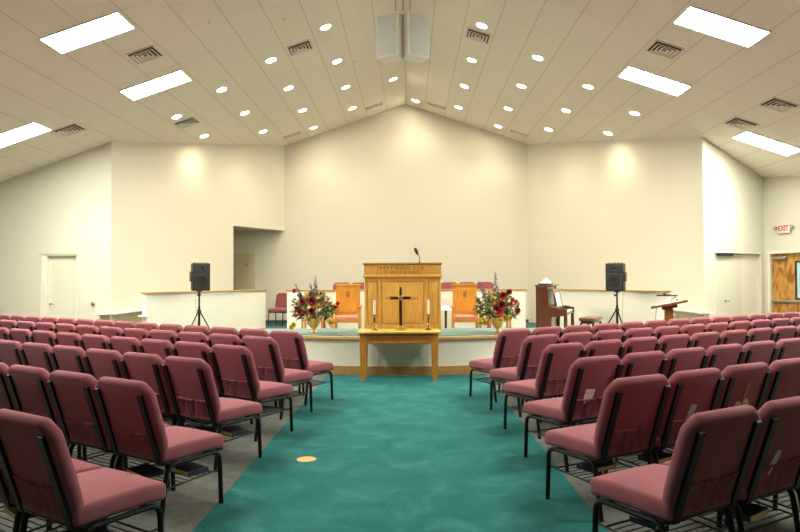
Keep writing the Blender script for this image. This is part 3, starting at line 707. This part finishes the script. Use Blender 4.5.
# ------------------------------------------------------------------ pulpit and communion table
def pulpit():
    x0 = -0.11; Y = 10.22; z0 = 0.605
    t = thing('pulpit', 'large golden oak pulpit with carved verse and cross panels', 'pulpit', (x0, Y, z0))
    W = 0.605
    MB().box(-W, W, 0.02, 0.62, 0.0, 0.90).build('body', M['oak'], t, False)
    # stiles, rails and raised panels on the front
    mb = MB()
    for (a, b) in ((-W, -0.565), (-0.395, -0.34), (0.34, 0.395), (0.565, W)): mb.rbox(a, b, 0.0, 0.022, 0.0, 0.90, 0.004, 1)
    mb.rbox(-W + 0.002, W - 0.002, 0.003, 0.024, 0.002, 0.16, 0.002, 1); mb.rbox(-W + 0.002, W - 0.002, 0.003, 0.024, 0.845, 0.898, 0.002, 1)
    mb.build('frame_stiles', M['oak'], t)
    for (a, b) in ((-0.55, -0.41), (0.41, 0.55)): MB().rbox(a, b, 0.008, 0.024, 0.175, 0.83, 0.006, 2).build('side_panel', M['oak'], t)
    MB().rbox(-0.325, 0.325, 0.008, 0.024, 0.175, 0.83, 0.006, 2).build('centre_panel', M['oak'], t)
    # carved crosses
    cm = M['oak_dark']
    def cross(cx, zb, zt, zc, hw, w, nm):
        fr = wood('oak_cross', (0.66, 0.385, 0.09), (0.54, 0.29, 0.06))
        MB().rbox(cx - w / 2, cx + w / 2, 0.001, 0.012, zb, zt, 0.003, 1).rbox(cx - hw, cx + hw, 0.002, 0.013, zc - w / 2, zc + w / 2, 0.003, 1).build(nm, fr, t)
    cross(-0.02, 0.22, 0.74, 0.575, 0.27, 0.05, 'carved_cross'); cross(-0.48, 0.25, 0.68, 0.555, 0.055, 0.024, 'carved_cross'); cross(0.48, 0.25, 0.68, 0.555, 0.055, 0.024, 'carved_cross')
    MB().rbox(-W - 0.025, W + 0.025, -0.03, 0.65, 0.90, 0.945, 0.012, 2).build('lower_moulding', M['oak'], t)
    MB().box(-W - 0.005, W + 0.005, -0.005, 0.63, 0.945, 1.10).build('frieze', M['oak'], t, False)
    MB().rbox(-0.40, 0.40, -0.012, 0.0, 0.955, 1.092, 0.004, 1).build('verse_panel', M['oak'], t)
    MB().rbox(-W - 0.02, W + 0.02, -0.022, 0.65, 1.10, 1.135, 0.010, 2).build('top_moulding', M['oak_dark'], t)
    lettering(t, 'MATTHEW 5:14', 0.088, M['oak_dark'], (-0.01, -0.0135, 1.050), (PI / 2, 0, 0), 1.12, 0.002)
    lettering(t, 'YE ARE THE LIGHT', 0.056, M['oak_dark'], (-0.01, -0.0135, 0.983), (PI / 2, 0, 0), 1.3, 0.002)
    return t
pulpit()
# gooseneck microphone
mic = thing('gooseneck_microphone', 'black gooseneck microphone standing on top of the pulpit', 'microphone', (0.162, 10.35, 1.7405))
MB().lathe([(0.03, 0.0), (0.03, 0.008), (0.008, 0.012), (0.008, 0.03)], 14).build('mic_base', M['black_plastic'], mic)
MB().tube([(0, 0, 0.02), (0.002, 0, 0.06), (0.0, 0, 0.09), (-0.012, -0.004, 0.115), (-0.025, -0.006, 0.135)], 0.006, 8).build('gooseneck', M['black_plastic'], mic)
MB().tube([(-0.022, -0.006, 0.128), (-0.036, -0.008, 0.150), (-0.056, -0.01, 0.195), (-0.072, -0.012, 0.228), (-0.078, -0.012, 0.24)], [0.012, 0.022, 0.028, 0.022, 0.008], 12).build('mic_head', M['grille'], mic)
# communion table
def table():
    x0 = -0.157; t = thing('communion_table', 'orange oak communion table with carved apron before the pulpit', 'table', (x0, 9.62, 0))
    MB().rbox(-0.605, 0.605, -0.29, 0.27, 0.690, 0.722, 0.010, 2).build('tabletop', M['oak'], t)
    MB().rbox(-0.57, 0.57, -0.262, 0.24, 0.665, 0.690, 0.006, 1).build('top_moulding', M['honey_dark'], t)
    mb = MB(); mb.box(-0.54, 0.54, -0.245, -0.215, 0.555, 0.665); mb.box(-0.54, 0.54, 0.19, 0.22, 0.555, 0.665); mb.box(-0.53, -0.50, -0.215, 0.19, 0.555, 0.665); mb.box(0.50, 0.53, -0.215, 0.19, 0.555, 0.665)
    mb.build('apron', M['honey_x'], t, False)
    MB().rbox(-0.565, 0.565, -0.255, -0.243, 0.548, 0.560, 0.003, 1).build('apron_bead', M['honey_dark'], t)
    for sx in (-1, 1):
        for (ya, yb) in ((-0.258, -0.168), (0.14, 0.23)):
            mb = MB(); c = sx * 0.525; y = (ya + yb) / 2
            v = []
            for z, h in ((0, 0.032), (0.54, 0.046), (0.552, 0.040), (0.665, 0.046)): v += [(c - h, y - h, z), (c + h, y - h, z), (c + h, y + h, z), (c - h, y + h, z)]
            f = [(3, 2, 1, 0), (12, 13, 14, 15)] + [(i * 4 + k, i * 4 + (k + 1) % 4, (i + 1) * 4 + (k + 1) % 4, (i + 1) * 4 + k) for i in range(3) for k in range(4)]
            mb.add(v, f).build('leg', M['honey'], t, False)
    lettering(t, 'IN REMEMBRANCE OF ME', 0.068, M['honey_dark'], (0, -0.2475, 0.612), (PI / 2, 0, 0), 1.12, 0.002)
table()
TZ = 0.7222
cr = thing('altar_cross', 'standing brass cross on the middle of the communion table', 'cross', (-0.135, 9.60, TZ))
mb = MB(); mb.rbox(-0.085, 0.085, -0.05, 0.05, 0, 0.022, 0.004, 1); mb.rbox(-0.06, 0.06, -0.038, 0.038, 0.022, 0.045, 0.004, 1); mb.rbox(-0.035, 0.035, -0.026, 0.026, 0.045, 0.065, 0.004, 1); mb.build('stepped_base', M['brass'], cr)
MB().rbox(-0.022, 0.022, -0.011, 0.011, 0.06, 0.64, 0.004, 1).build('upright', M['dark_brass'], cr)
MB().rbox(-0.155, 0.155, -0.0125, 0.0125, 0.455, 0.50, 0.004, 1).build('crossbar', M['dark_brass'], cr)
MB().lathe([(0.036, -0.016), (0.042, -0.008), (0.042, 0.008), (0.036, 0.016)], 20, T(0, 0, 0.478) @ RX(PI / 2)).build('medallion', M['brass'], cr)
for sx, lab in ((-0.525, 'brass candlestick with white candle on the table, left of the cross'), (0.275, 'brass candlestick with white candle on the table, right of the cross')):
    cs = thing('candlestick', lab, 'candlestick', (sx, 9.60, TZ), group='candlesticks on the communion table')
    MB().lathe([(0.05, 0), (0.05, 0.012), (0.032, 0.02), (0.012, 0.04), (0.016, 0.07), (0.026, 0.09), (0.014, 0.115), (0.014, 0.18), (0.022, 0.205), (0.036, 0.222), (0.036, 0.23), (0.02, 0.236)], 18).build('stick', M['dark_brass'], cs)
    MB().lathe([(0.018, 0.232), (0.018, 0.445), (0.012, 0.45)], 14).build('candle', M['candle'], cs)
    MB().tube([(0, 0, 0.449), (0.001, 0, 0.462)], 0.002, 5).build('wick', M['ebony'], cs)

# pulpit chairs ------------------------------------------------------
def pulpit_chair(x, y, lab, s=1.0, small=False):
    t = thing('pulpit_chair', lab, 'chair', (x, y, PZ), group='oak chairs on the platform')
    if not small:
        W = 0.295; TH_ = 1.265
        mb = MB(); mb.rbox(-W, W, 0.26, 0.30, 0.40, TH_, 0.006, 1); mb.build('back_panel', M['honey'], t)
        MB().rbox(-W - 0.012, W + 0.012, 0.245, 0.31, TH_ - 0.06, TH_ + 0.005, 0.01, 2).build('top_rail', M['honey_x'], t)
        MB().rbox(-0.24, 0.24, 0.250, 0.262, 0.58, TH_ - 0.12, 0.004, 1).build('raised_panel', M['honey'], t)
        MB().rbox(-0.04, 0.04, 0.243, 0.251, 0.95, 1.10, 0.006, 1).build('carved_emblem', M['honey_dark'], t)
        MB().rbox(-W, W, -0.28, 0.26, 0.36, 0.44, 0.006, 1).build('seat_rail', M['honey_x'], t)
        MB().rbox(-W + 0.03, W - 0.03, -0.275, 0.245, 0.435, 0.515, 0.025, 3).build('seat_cushion', M['pink_fabric'], t)
        for sx in (-1, 1):
            MB().rbox(sx * (W + 0.025) - 0.03, sx * (W + 0.025) + 0.03, -0.28, -0.21, 0, 0.70, 0.005, 1).build('leg', M['honey'], t)
            MB().rbox(sx * (W + 0.0) - 0.03, sx * (W + 0.0) + 0.03, 0.24, 0.30, 0, 0.75, 0.005, 1).build('leg', M['honey'], t)
            MB().rbox(sx * (W + 0.03) - 0.04, sx * (W + 0.03) + 0.04, -0.31, 0.27, 0.70, 0.735, 0.01, 2).build('armrest', M['honey_x'], t)
    else:
        W = 0.235; TH_ = 1.06
        for sx in (-1, 1):
            MB().rbox(sx * W - 0.025, sx * W + 0.025, 0.20, 0.25, 0, TH_, 0.005, 1).build('leg', M['honey'], t)
            MB().rbox(sx * W - 0.025, sx * W + 0.025, -0.24, -0.19, 0, 0.42, 0.005, 1).build('leg', M['honey'], t)
        MB().rbox(-W, W, 0.205, 0.24, 0.68, TH_ - 0.01, 0.006, 1).build('back_panel', M['honey'], t)
        MB().rbox(-W, W, -0.23, 0.22, 0.38, 0.44, 0.006, 1).build('seat_rail', M['honey_x'], t)
        MB().rbox(-W + 0.02, W - 0.02, -0.22, 0.19, 0.435, 0.49, 0.02, 2).build('seat_cushion', M['pink_fabric'], t)
    return t
pulpit_chair(-1.51, 15.55, 'tall oak armchair with salmon cushion, beside the left of the pulpit')
pulpit_chair(1.345, 15.55, 'tall oak armchair with salmon cushion, beside the right of the pulpit')
pulpit_chair(-2.34, 15.7, 'shorter oak side chair hidden behind the flowers near the passage', small=True)
pulpit_chair(2.16, 15.7, 'shorter oak side chair hidden behind the flowers near the piano', small=True)
# small stand with white cloth
st = thing('pedestal_stand', 'small white-topped wooden stand between pulpit and right armchair', 'stand', (0.83, 14.9, PZ))
MB().rbox(-0.028, 0.028, -0.028, 0.028, 0.03, 0.66, 0.004, 1).build('post', M['mahogany'], st)
MB().rbox(-0.14, 0.14, -0.12, 0.12, 0, 0.03, 0.006, 1).build('base', M['mahogany'], st)
MB().rbox(-0.13, 0.13, -0.12, 0.12, 0.66, 0.70, 0.006, 1).build('stand_top', M['paper'], st)
bx = MB().prism([(-0.10, 0.0), (0.09, 0.0), (0.07, 0.05), (0.0, 0.075), (-0.08, 0.04)], -0.06, 0.06, 'y').build('folded_cloth', M['paper'], smooth=False)
bx.location = (0.82, 14.9, PZ + 0.7005); tag(bx, 'white folded cloth lying on the small wooden stand', 'cloth')

# ------------------------------------------------------------------ flowers
def petal_rose(m):
    mb = MB(); rr = random.Random(3)
    for ring, (n, tilt, r, L) in enumerate(((6, 1.15, 0.010, 0.036), (6, 0.75, 0.008, 0.036), (5, 0.40, 0.005, 0.036), (4, 0.12, 0.003, 0.032))):
        for k in range(n):
            a = 2 * PI * k / n + ring * 0.5 + rr.uniform(-0.15, 0.15)
            v = []; f = []
            for j in range(4):
                u = j / 3; w = 0.020 * math.sin(PI * min(1, 0.25 + u * 0.62)) * (1.1 if ring < 2 else 0.9)
                tl = tilt * (0.35 + 0.8 * u)
                for i in (-1, 0, 1):
                    v.append((i * w, r + L * u * math.sin(tl), L * u * math.cos(tl) + (0.005 if i else 0) * (1 if ring else -1)))
            for j in range(3):
                for i in range(2): f.append((j * 3 + i, j * 3 + i + 1, j * 3 + i + 4, j * 3 + i + 3))
            mb.add(v, f, RZ(a))
    return mb
ROSE = petal_rose(None)
def arrangement(x, y, lab, seed, mirror=1):
    rr = random.Random(seed)
    t = thing('flower_arrangement', lab, 'flowers', (x, y, 0.6055), group='altar flower arrangements')
    MB().lathe([(0.062, 0), (0.066, 0.012), (0.05, 0.02), (0.022, 0.04), (0.02, 0.055), (0.034, 0.07), (0.07, 0.10), (0.096, 0.155), (0.105, 0.215), (0.112, 0.232), (0.104, 0.236), (0.09, 0.225)], 26).build('urn', M['brass'], t)
    C = Vector((0, 0, 0.40))
    def leaf(mb, p, d, L, w):
        d = d.normalized(); s_ = d.cross(Vector((rr.uniform(-1, 1), rr.uniform(-1, 1), rr.uniform(-.3, 1)))).normalized() * w; n_ = s_.cross(d).normalized() * L * 0.12
        mb.add([p, p + d * L * .45 + s_ - n_ * .4, p + d * L - n_ * 1.5, p + d * L * .45 - s_ - n_ * .4, p + d * L * .5 + n_ * .4], [(0, 1, 4), (1, 2, 4), (2, 3, 4), (3, 0, 4)])
    def rdir():
        while True:
            d = Vector((rr.uniform(-1, 1), rr.uniform(-1, 0.8), rr.uniform(-0.55, 1)))
            if 0.1 < d.length < 1: return d.normalized()
    g = MB(); gl = MB()
    for k in range(560):
        d = rdir(); q = Vector((d.x * 0.34, d.y * 0.20, d.z * (0.24 if d.z > 0 else 0.22))) * rr.uniform(0.35, 1.05)
        leaf(g if k % 5 < 3 else gl, C + q, d + Vector((0, 0, rr.uniform(-.5, .5))), rr.uniform(0.05, 0.10), rr.uniform(0.010, 0.022))
    for k in range(26):   # stems up from the urn
        d = rdir(); g.tube([(rr.uniform(-.05, .05), rr.uniform(-.05, .05), 0.20), (d.x * 0.12, d.y * 0.08, 0.30), tuple(C + Vector((d.x * 0.25, d.y * 0.15, abs(d.z) * 0.18)))], 0.003, 4)
    # long stems reaching out
    spikes = [(-0.30, -0.02, 0.80, 'purple'), (0.03, 0.02, 0.93, 'purple'), (-0.06, 0.05, 0.80, 'purple')] if mirror > 0 else [(-0.30, -0.02, 0.83, 'purple'), (-0.03, 0.02, 0.98, 'purple'), (-0.36, 0.02, 0.60, 'purple')]
    for (sx, sy, sz, mm) in spikes: g.tube([(0, 0, 0.22), (sx * 0.35, sy, 0.42), (sx * 0.75, sy, sz * 0.78), (sx, sy, sz)], [0.004, 0.004, 0.003, 0.002], 5)
    for (dx, dz) in ((-0.30, 0.25), (-0.33, 0.30), (0.34, 0.32), (0.36, 0.45), (0.28, 0.26), (0.22, 0.60), (-0.24, 0.62), (0.12, 0.68)):
        g.tube([(0, 0, 0.25), (dx * 0.6, -0.03, (0.25 + dz) / 2 + 0.05), (dx, -0.03, dz)], 0.003, 4)
        for k in range(7):
            q = Vector((dx * (0.6 + 0.06 * k), -0.03, (0.25 + dz) / 2 + 0.05 + ((dz - 0.25) / 2 - 0.05) * k / 6)); leaf(gl, q, Vector((rr.uniform(-1, 1), rr.uniform(-1, .5), rr.uniform(-.6, 1))), 0.06, 0.014)
    g.build('foliage', M['leaf'], t, False); gl.build('pale_foliage', M['leaf_light'], t, False)
    me = {}
    def bloom(nm, m, p, sc_, d):
        key = m
        if key not in me:
            o = ROSE.build(nm, M[m], t); me[key] = o.data
        else:
            o = bpy.data.objects.new(nm, me[key]); COL.objects.link(o); o.parent = t
        q = Vector((0, 0, 1)).rotation_difference(Vector(d)).to_matrix().to_4x4()
        o.matrix_local = T(*p) @ q @ Matrix.Scale(sc_, 4); return o
    sgn = mirror
    big = [(0.0, -0.18, 0.52, 1.75), (0.0, -0.22, 0.36, 1.6), (-0.16, -0.15, 0.51, 1.35), (-0.24, -0.13, 0.39, 1.3), (-0.17, -0.16, 0.33, 1.45)] if mirror > 0 else [(0.03, -0.2, 0.44, 2.0), (0.06, -0.17, 0.60, 1.6), (-0.05, -0.21, 0.41, 1.3), (0.17, -0.13, 0.66, 1.2), (0.30, -0.12, 0.36, 1.3)]
    for (a, b, c, s_) in big: bloom('rose', 'rose', (a, b, c), s_, (a * 1.2, -1, 0.35))
    red = [(-0.30, -0.1, 0.69, 0.9), (0.22, -0.14, 0.49, 0.9), (0.40, -0.06, 0.48, 0.85), (-0.27, -0.12, 0.29, 0.8), (0.36, -0.08, 0.42, 0.8)] if mirror > 0 else [(0.22, -0.13, 0.52, 1.1), (0.28, -0.1, 0.50, 1.0), (0.0, -0.23, 0.33, 1.4), (0.2, -0.13, 0.46, 0.9)]
    for i, (a, b, c, s_) in enumerate(red): bloom('carnation', 'rose_bright' if i % 2 == 0 else 'pink', (a, b, c), s_, (a, -1, 0.3))
    for k in range(12):
        d = rdir(); bloom('white_bud', 'white_petal', C + Vector((d.x * 0.32, -abs(d.y) * 0.20 - 0.06, d.z * 0.18)), rr.uniform(0.4, 0.65), (d.x, -1, d.z))
    for (a, c) in (((-0.30, 0.14), (-0.34, 0.10), (0.27, 0.20), (0.30, 0.16), (-0.06, 0.23)) if mirror > 0 else ((-0.25, 0.22), (-0.29, 0.17), (-0.22, 0.17), (0.10, 0.22), (0.18, 0.25))):
        bloom('lily', 'yellow', (a, -0.14, c), 1.0, (a, -1, -0.1))
    # lilac spikes: little florets round each tall stem, each spike one part
    for (sx, sy, sz, mm) in spikes:
        mb = MB(); base = Vector((sx * 0.62, sy, sz * 0.66)); tip = Vector((sx, sy, sz))
        for k in range(34):
            u = k / 33; p = base.lerp(tip, u); a = k * 2.4; rad = 0.028 * (1 - u * 0.8)
            leaf(mb, p, Vector((math.cos(a), math.sin(a), 0.4)), rad * 1.7 + 0.012, rad * 0.8 + 0.007)
        mb.build('flower_spike', M['purple'], t, False)
arrangement(-1.58, 10.62, 'red rose and lilac arrangement in brass urn, nearer the passage', 5, 1)
arrangement(1.43, 10.56, 'red rose and lilac arrangement in brass urn, nearer the piano', 11, -1)
# yellow lily lying at the foot of the left urn is part of that arrangement's trailing stems

# ------------------------------------------------------------------ loudspeakers on tripods
def pa(x, y, z0, rz, lab1, lab2, ztop_box):
    t = thing('tripod_speaker_stand', lab1, 'stand', (x, y, z0), rz)
    zb = ztop_box - 0.605 - z0
    MB().tube([(0, 0, 0.28), (0, 0, zb - 0.02)], 0.019, 10).build('pole', M['black_metal'], t)
    MB().tube([(0, 0, 0.10), (0, 0, 0.80)], 0.026, 10).build('lower_tube', M['black_metal'], t)
    MB().lathe([(0.03, 0.66), (0.045, 0.67), (0.045, 0.73), (0.03, 0.74)], 12).build('collar', M['black_plastic'], t)
    MB().tube([(0.02, -0.02, zb - 0.09), (-0.05, -0.05, zb - 0.09)], 0.02, 8).build('knob', M['black_plastic'], t)
    MB().lathe([(0.06, zb - 0.021), (0.06, zb - 0.001)], 14).build('top_plate', M['black_plastic'], t)
    for k in range(3):
        a = R(200 + 120 * k); c, s_ = math.cos(a), math.sin(a)
        MB().tube([(c * 0.03, s_ * 0.03, 0.68), (c * 0.40, s_ * 0.40, 0.04), (c * 0.42, s_ * 0.42, 0.012)], 0.014, 8).build('leg', M['black_metal'], t)
        MB().tube([(c * 0.02, s_ * 0.02, 0.24), (c * 0.25, s_ * 0.25, 0.30)], 0.009, 6).build('brace', M['black_metal'], t)
    sp = thing('portable_loudspeaker', lab2, 'speaker', (x, y, z0 + zb), rz)
    B = MB(); B.rprism([(-0.19, -0.16), (0.19, -0.16), (0.135, 0.17), (-0.135, 0.17)], 0.0, 0.60, 'z', 0.018, 2); B.build('cabinet', M['black_plastic'], sp)
    MB().rbox(-0.165, 0.165, -0.172, -0.158, 0.03, 0.385, 0.008, 1).build('grille', M['grille'], sp)
    MB().rbox(-0.165, 0.165, -0.170, -0.158, 0.40, 0.575, 0.008, 1).build('control_panel', M['grille'], sp)
    MB().lathe([(0.045, 0.0), (0.05, 0.012), (0.03, 0.008), (0.012, 0.003)], 18, T(0, -0.173, 0.48) @ RX(PI / 2)).build('horn', M['ebony'], sp)
    MB().lathe([(0.115, 0.0), (0.12, 0.010), (0.10, 0.012), (0.05, 0.002)], 22, T(0, -0.173, 0.21) @ RX(PI / 2)).build('woofer_ring', M['ebony'], sp)
    for sx in (-1, 1): MB().rbox(sx * 0.185 - 0.022, sx * 0.185 + 0.022, -0.10, 0.03, 0.20, 0.42, 0.01, 1).build('side_handle', M['ebony'], sp)
    for k in range(5): MB().lathe([(0.012, 0.0), (0.012, 0.018), (0.008, 0.02)], 10, T(-0.13 + 0.065 * k, -0.09, 0.598)).build('knob', M['black_plastic'], sp)
    return t
pa(-4.58, 14.0, 0.10, R(34), 'black tripod speaker stand before the left wing wall', 'black loudspeaker on tripod before the left wing wall', 1.853)
pa(4.47, 14.0, 0.10, R(-36), 'black tripod speaker stand between piano bench and lectern', 'black loudspeaker on tripod between piano bench and lectern', 1.813)
for x, lab, dx in ((-4.58, 'thin cable hanging from the left tripod loudspeaker', -0.16), (4.47, 'thin cable hanging from the right tripod loudspeaker', 0.2)):
    o = MB().tube([(x + dx, 14.27, 1.42), (x + dx * 1.15, 14.29, 1.2), (x + dx * 1.02, 14.30, 0.8), (x + dx * 1.1, 14.30, 0.45), (x + dx * 1.3, 14.29, 0.106)], 0.005, 6).build('speaker_cable', M['grey_metal']); tag(o, lab, 'cable', 'loudspeaker cables')

# ------------------------------------------------------------------ piano, bench, lectern
def piano():
    # local: keyboard faces -y; length along x
    t = thing('upright_piano', 'dark mahogany upright piano with white sheets on its desk', 'piano', (3.15, 14.05, PZ), R(70))
    L = 0.70
    for sx in (-1, 1):
        prof = [(0.30, 0), (0.30, 1.22), (0.06, 1.22), (0.04, 0.80), (-0.12, 0.78), (-0.33, 0.74), (-0.33, 0.62), (-0.02, 0.58), (0.0, 0.05), (-0.02, 0.0)]
        MB().prism(prof, sx * L - 0.02, sx * L + 0.02, 'x').build('side_panel', M['mahogany'], t, False)
        MB().rbox(sx * (L - 0.03) - 0.035, sx * (L - 0.03) + 0.035, -0.33, -0.26, 0.06, 0.62, 0.01, 1).build('leg', M['mahogany'], t)
        MB().rbox(sx * (L - 0.03) - 0.045, sx * (L - 0.03) + 0.045, -0.36, 0.02, 0.0, 0.06, 0.01, 1).build('toe_block', M['mahogany'], t)
    MB().box(-L + 0.02, L - 0.02, 0.075, 0.29, 0.05, 1.20).build('case', M['mahogany'], t, False)
    MB().rbox(-L - 0.03, L + 0.03, -0.01, 0.32, 1.222, 1.25, 0.006, 1).build('lid', M['mahogany'], t)
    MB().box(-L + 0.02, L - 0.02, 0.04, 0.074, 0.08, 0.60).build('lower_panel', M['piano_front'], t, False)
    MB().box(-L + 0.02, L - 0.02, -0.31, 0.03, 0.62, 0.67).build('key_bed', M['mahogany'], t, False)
    MB().box(-L + 0.08, L - 0.08, -0.30, -0.14, 0.672, 0.70).build('white_keys', M['ivory'], t, False)
    mb = MB()
    for k in range(50):
        if k % 7 in (2, 6): continue
        xx = -L + 0.10 + k * (2 * L - 0.18) / 50; mb.box(xx - 0.006, xx + 0.006, -0.235, -0.14, 0.70, 0.712)
    mb.build('black_keys', M['ebony'], t, False)
    MB().rbox(-L + 0.02, L - 0.02, -0.135, 0.07, 0.702, 0.79, 0.01, 1).build('fallboard', M['mahogany'], t)
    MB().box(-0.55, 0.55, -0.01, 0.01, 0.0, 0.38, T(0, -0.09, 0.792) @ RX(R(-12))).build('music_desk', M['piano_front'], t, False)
    for x in (-0.06, 0.06): MB().tube([(x, -0.25, 0.05), (x, 0.01, 0.09)], 0.01, 6).build('pedal', M['brass'], t)
    return t
pn = piano()
PM = T(3.15, 14.05, PZ) @ RZ(R(70))
for k, (xx, w) in enumerate(((-0.38, 0.21), (-0.15, 0.21), (0.08, 0.21))):
    o = MB().box(-w / 2, w / 2, -0.003, 0.0, 0, 0.29).build('sheet_music', M['paper'], smooth=False); o.matrix_world = PM @ T(xx, -0.115, 0.797) @ RX(R(-12))
    tag(o, 'white music sheet on the piano desk, %s from the bench end' % ordn[k], 'sheet music', 'music sheets on the piano')
b = thing('songbook', 'dark flat book lying on top of the piano', 'book'); b.matrix_world = PM @ T(-0.42, 0.14, 1.2502)
MB().rbox(-0.16, 0.16, -0.13, 0.13, 0, 0.03, 0.003, 1).build('book_cover', M['cover_dark'], b); MB().box(-0.157, 0.162, -0.126, 0.126, 0.005, 0.025).build('pages', M['paper'], b, False)
# loose crumpled sheets on the book
rr = random.Random(4); v = []; f = []; n = 7
for j in range(n):
    for i in range(n): v.append((-0.13 + 0.26 * i / (n - 1), -0.10 + 0.20 * j / (n - 1), 0.012 + (0.10 * math.exp(-((i - 4) ** 2 + (j - 3) ** 2) / 3.5)) + rr.uniform(0, 0.02)))
for j in range(n):
    for i in range(n): v.append((v[j * n + i][0], v[j * n + i][1], 0.0))
for j in range(n - 1):
    for i in range(n - 1): f += [(j * n + i, j * n + i + 1, (j + 1) * n + i + 1, (j + 1) * n + i), (n * n + j * n + i, n * n + (j + 1) * n + i, n * n + (j + 1) * n + i + 1, n * n + j * n + i + 1)]
for k in range(n - 1):
    f += [(k, k + n * n, k + 1 + n * n, k + 1), ((n - 1) * n + k, (n - 1) * n + k + 1, n * n + (n - 1) * n + k + 1, n * n + (n - 1) * n + k), (k * n, (k + 1) * n, n * n + (k + 1) * n, n * n + k * n), (k * n + n - 1, n * n + k * n + n - 1, n * n + (k + 1) * n + n - 1, (k + 1) * n + n - 1)]
o = MB().add(v, f).build('crumpled_papers', M['paper'], smooth=False); o.matrix_world = PM @ T(-0.40, 0.14, 1.2805); tag(o, 'white crumpled papers heaped on the piano top', 'papers')
bn = thing('piano_bench', 'small dark wooden piano bench right of the piano', 'bench', (4.0, 14.35, PZ), R(62))
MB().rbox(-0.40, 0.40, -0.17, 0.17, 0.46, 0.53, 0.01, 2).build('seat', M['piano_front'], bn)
MB().rbox(-0.36, 0.36, -0.14, 0.14, 0.40, 0.46, 0.004, 1).build('apron', M['mahogany'], bn)
for sx in (-1, 1):
    for sy in (-1, 1): MB().rbox(sx * 0.35 - 0.025, sx * 0.35 + 0.025, sy * 0.13 - 0.025, sy * 0.13 + 0.025, 0, 0.42, 0.004, 1).build('leg', M['mahogany'], bn)
# cut stem beside the flowers
def lectern():
    t = thing('wooden_lectern', 'reddish wooden lectern with wide slanted desk by the right shelf', 'lectern', (4.98, 12.5, 0), R(-20))
    MB().rbox(-0.24, 0.24, -0.22, 0.22, 0, 0.05, 0.01, 1).build('base', M['lectern'], t)
    MB().rbox(-0.105, 0.105, -0.105, 0.105, 0.05, 0.64, 0.012, 1).build('lower_post', M['lectern'], t)
    MB().rbox(-0.08, 0.08, -0.08, 0.08, 0.64, 0.90, 0.012, 1).build('upper_post', M['lectern'], t)
    D = T(0, 0.0, 0.985) @ RY(R(-12)) @ RX(R(1))
    MB().rbox(-0.14, 0.14, -0.14, 0.14, -0.085, -0.016, 0.01, 1, D).build('desk_block', M['mahogany'], t)
    MB().rbox(-0.33, 0.33, -0.24, 0.24, -0.016, 0.008, 0.006, 1, D).build('desk', M['piano_front'], t)
    MB().box(-0.33, 0.33, -0.25, -0.232, -0.02, 0.022, D).build('lip', M['piano_front'], t, False)
    return t, T(4.98, 12.5, 0) @ RZ(R(-20)) @ D
lec, LD = lectern()
b = thing('open_binder', 'pale open binder lying on the lectern desk', 'binder'); b.matrix_world = LD @ T(0.0, 0.02, 0.0085)
MB().prism([(-0.24, 0.0), (0.0, 0.0), (0.24, 0.0), (0.24, 0.006), (0.10, 0.022), (0.0, 0.004), (-0.10, 0.022), (-0.24, 0.006)], -0.15, 0.15, 'y').build('pages', M['card'], b, False)
MB().tube([(0.06, 0, 0.015), (0.075, 0, 0.07), (0.12, 0, 0.095), (0.165, 0, 0.06), (0.17, 0, 0.012)], 0.008, 6).build('binder_ring', M['chrome'], b)
rl = thing('reading_lamp', 'dark slim reading lamp bar above the lectern desk', 'lamp'); rl.matrix_world = T(4.98, 12.5, 0) @ RZ(R(-20))
MB().tube([(0.16, 0.20, 1.03), (0.12, 0.22, 1.13), (0.02, 0.16, 1.165), (-0.08, 0.06, 1.16)], 0.008, 6).build('lamp_arm', M['black_metal'], rl)
MB().rbox(-0.22, 0.16, 0.0, 0.05, 1.135, 1.162, 0.008, 1).build('lamp_head', M['black_plastic'], rl)
MB().rbox(-0.10, -0.05, 0.0, 0.05, 1.16, 1.195, 0.006, 1).build('lamp_switch', M['black_plastic'], rl)
o = MB().tube([(4.72, 12.44, 0.93), (4.70, 12.43, 0.7), (4.66, 12.42, 0.4), (4.64, 12.40, 0.006)], 0.006, 6).build('lectern_cable', M['black_plastic']); tag(o, 'thin dark cable hanging from the lectern desk', 'cable')
# round brass floor box in the aisle
fb = thing('floor_outlet', 'round brass floor outlet cover in the teal aisle', 'outlet cover', (-0.852, 5.316, 0.0))
MB().lathe([(0.079, 0.0002), (0.079, 0.004), (0.072, 0.006)], 28).build('cover_plate', M['disc'], fb)
MB().lathe([(0.03, 0.006), (0.03, 0.0075), (0.026, 0.008)], 18).build('screw_cap', M['disc'], fb)

# ------------------------------------------------------------------ world, camera, view
w = bpy.data.worlds.new('world'); sc.world = w; w.use_nodes = True
w.node_tree.nodes['Background'].inputs['Color'].default_value = (0.9, 0.85, 0.75, 1); w.node_tree.nodes['Background'].inputs['Strength'].default_value = 0.0
cam = bpy.data.cameras.new('camera'); co = bpy.data.objects.new('camera', cam); COL.objects.link(co)
cam.sensor_width = 36; cam.sensor_fit = 'HORIZONTAL'; cam.lens = 645.7 / 800 * 36; cam.clip_start = 0.05
co.matrix_world = T(0, 0, 1.471) @ RZ(R(0.8445)) @ RX(R(90 + 1.2175)) @ RZ(R(-0.2264))
sc.camera = co
vs = sc.view_settings; vs.view_transform = 'Standard'; vs.look = 'None'; vs.gamma = 1.0; vs.use_curve_mapping = False; vs.exposure = 0.77
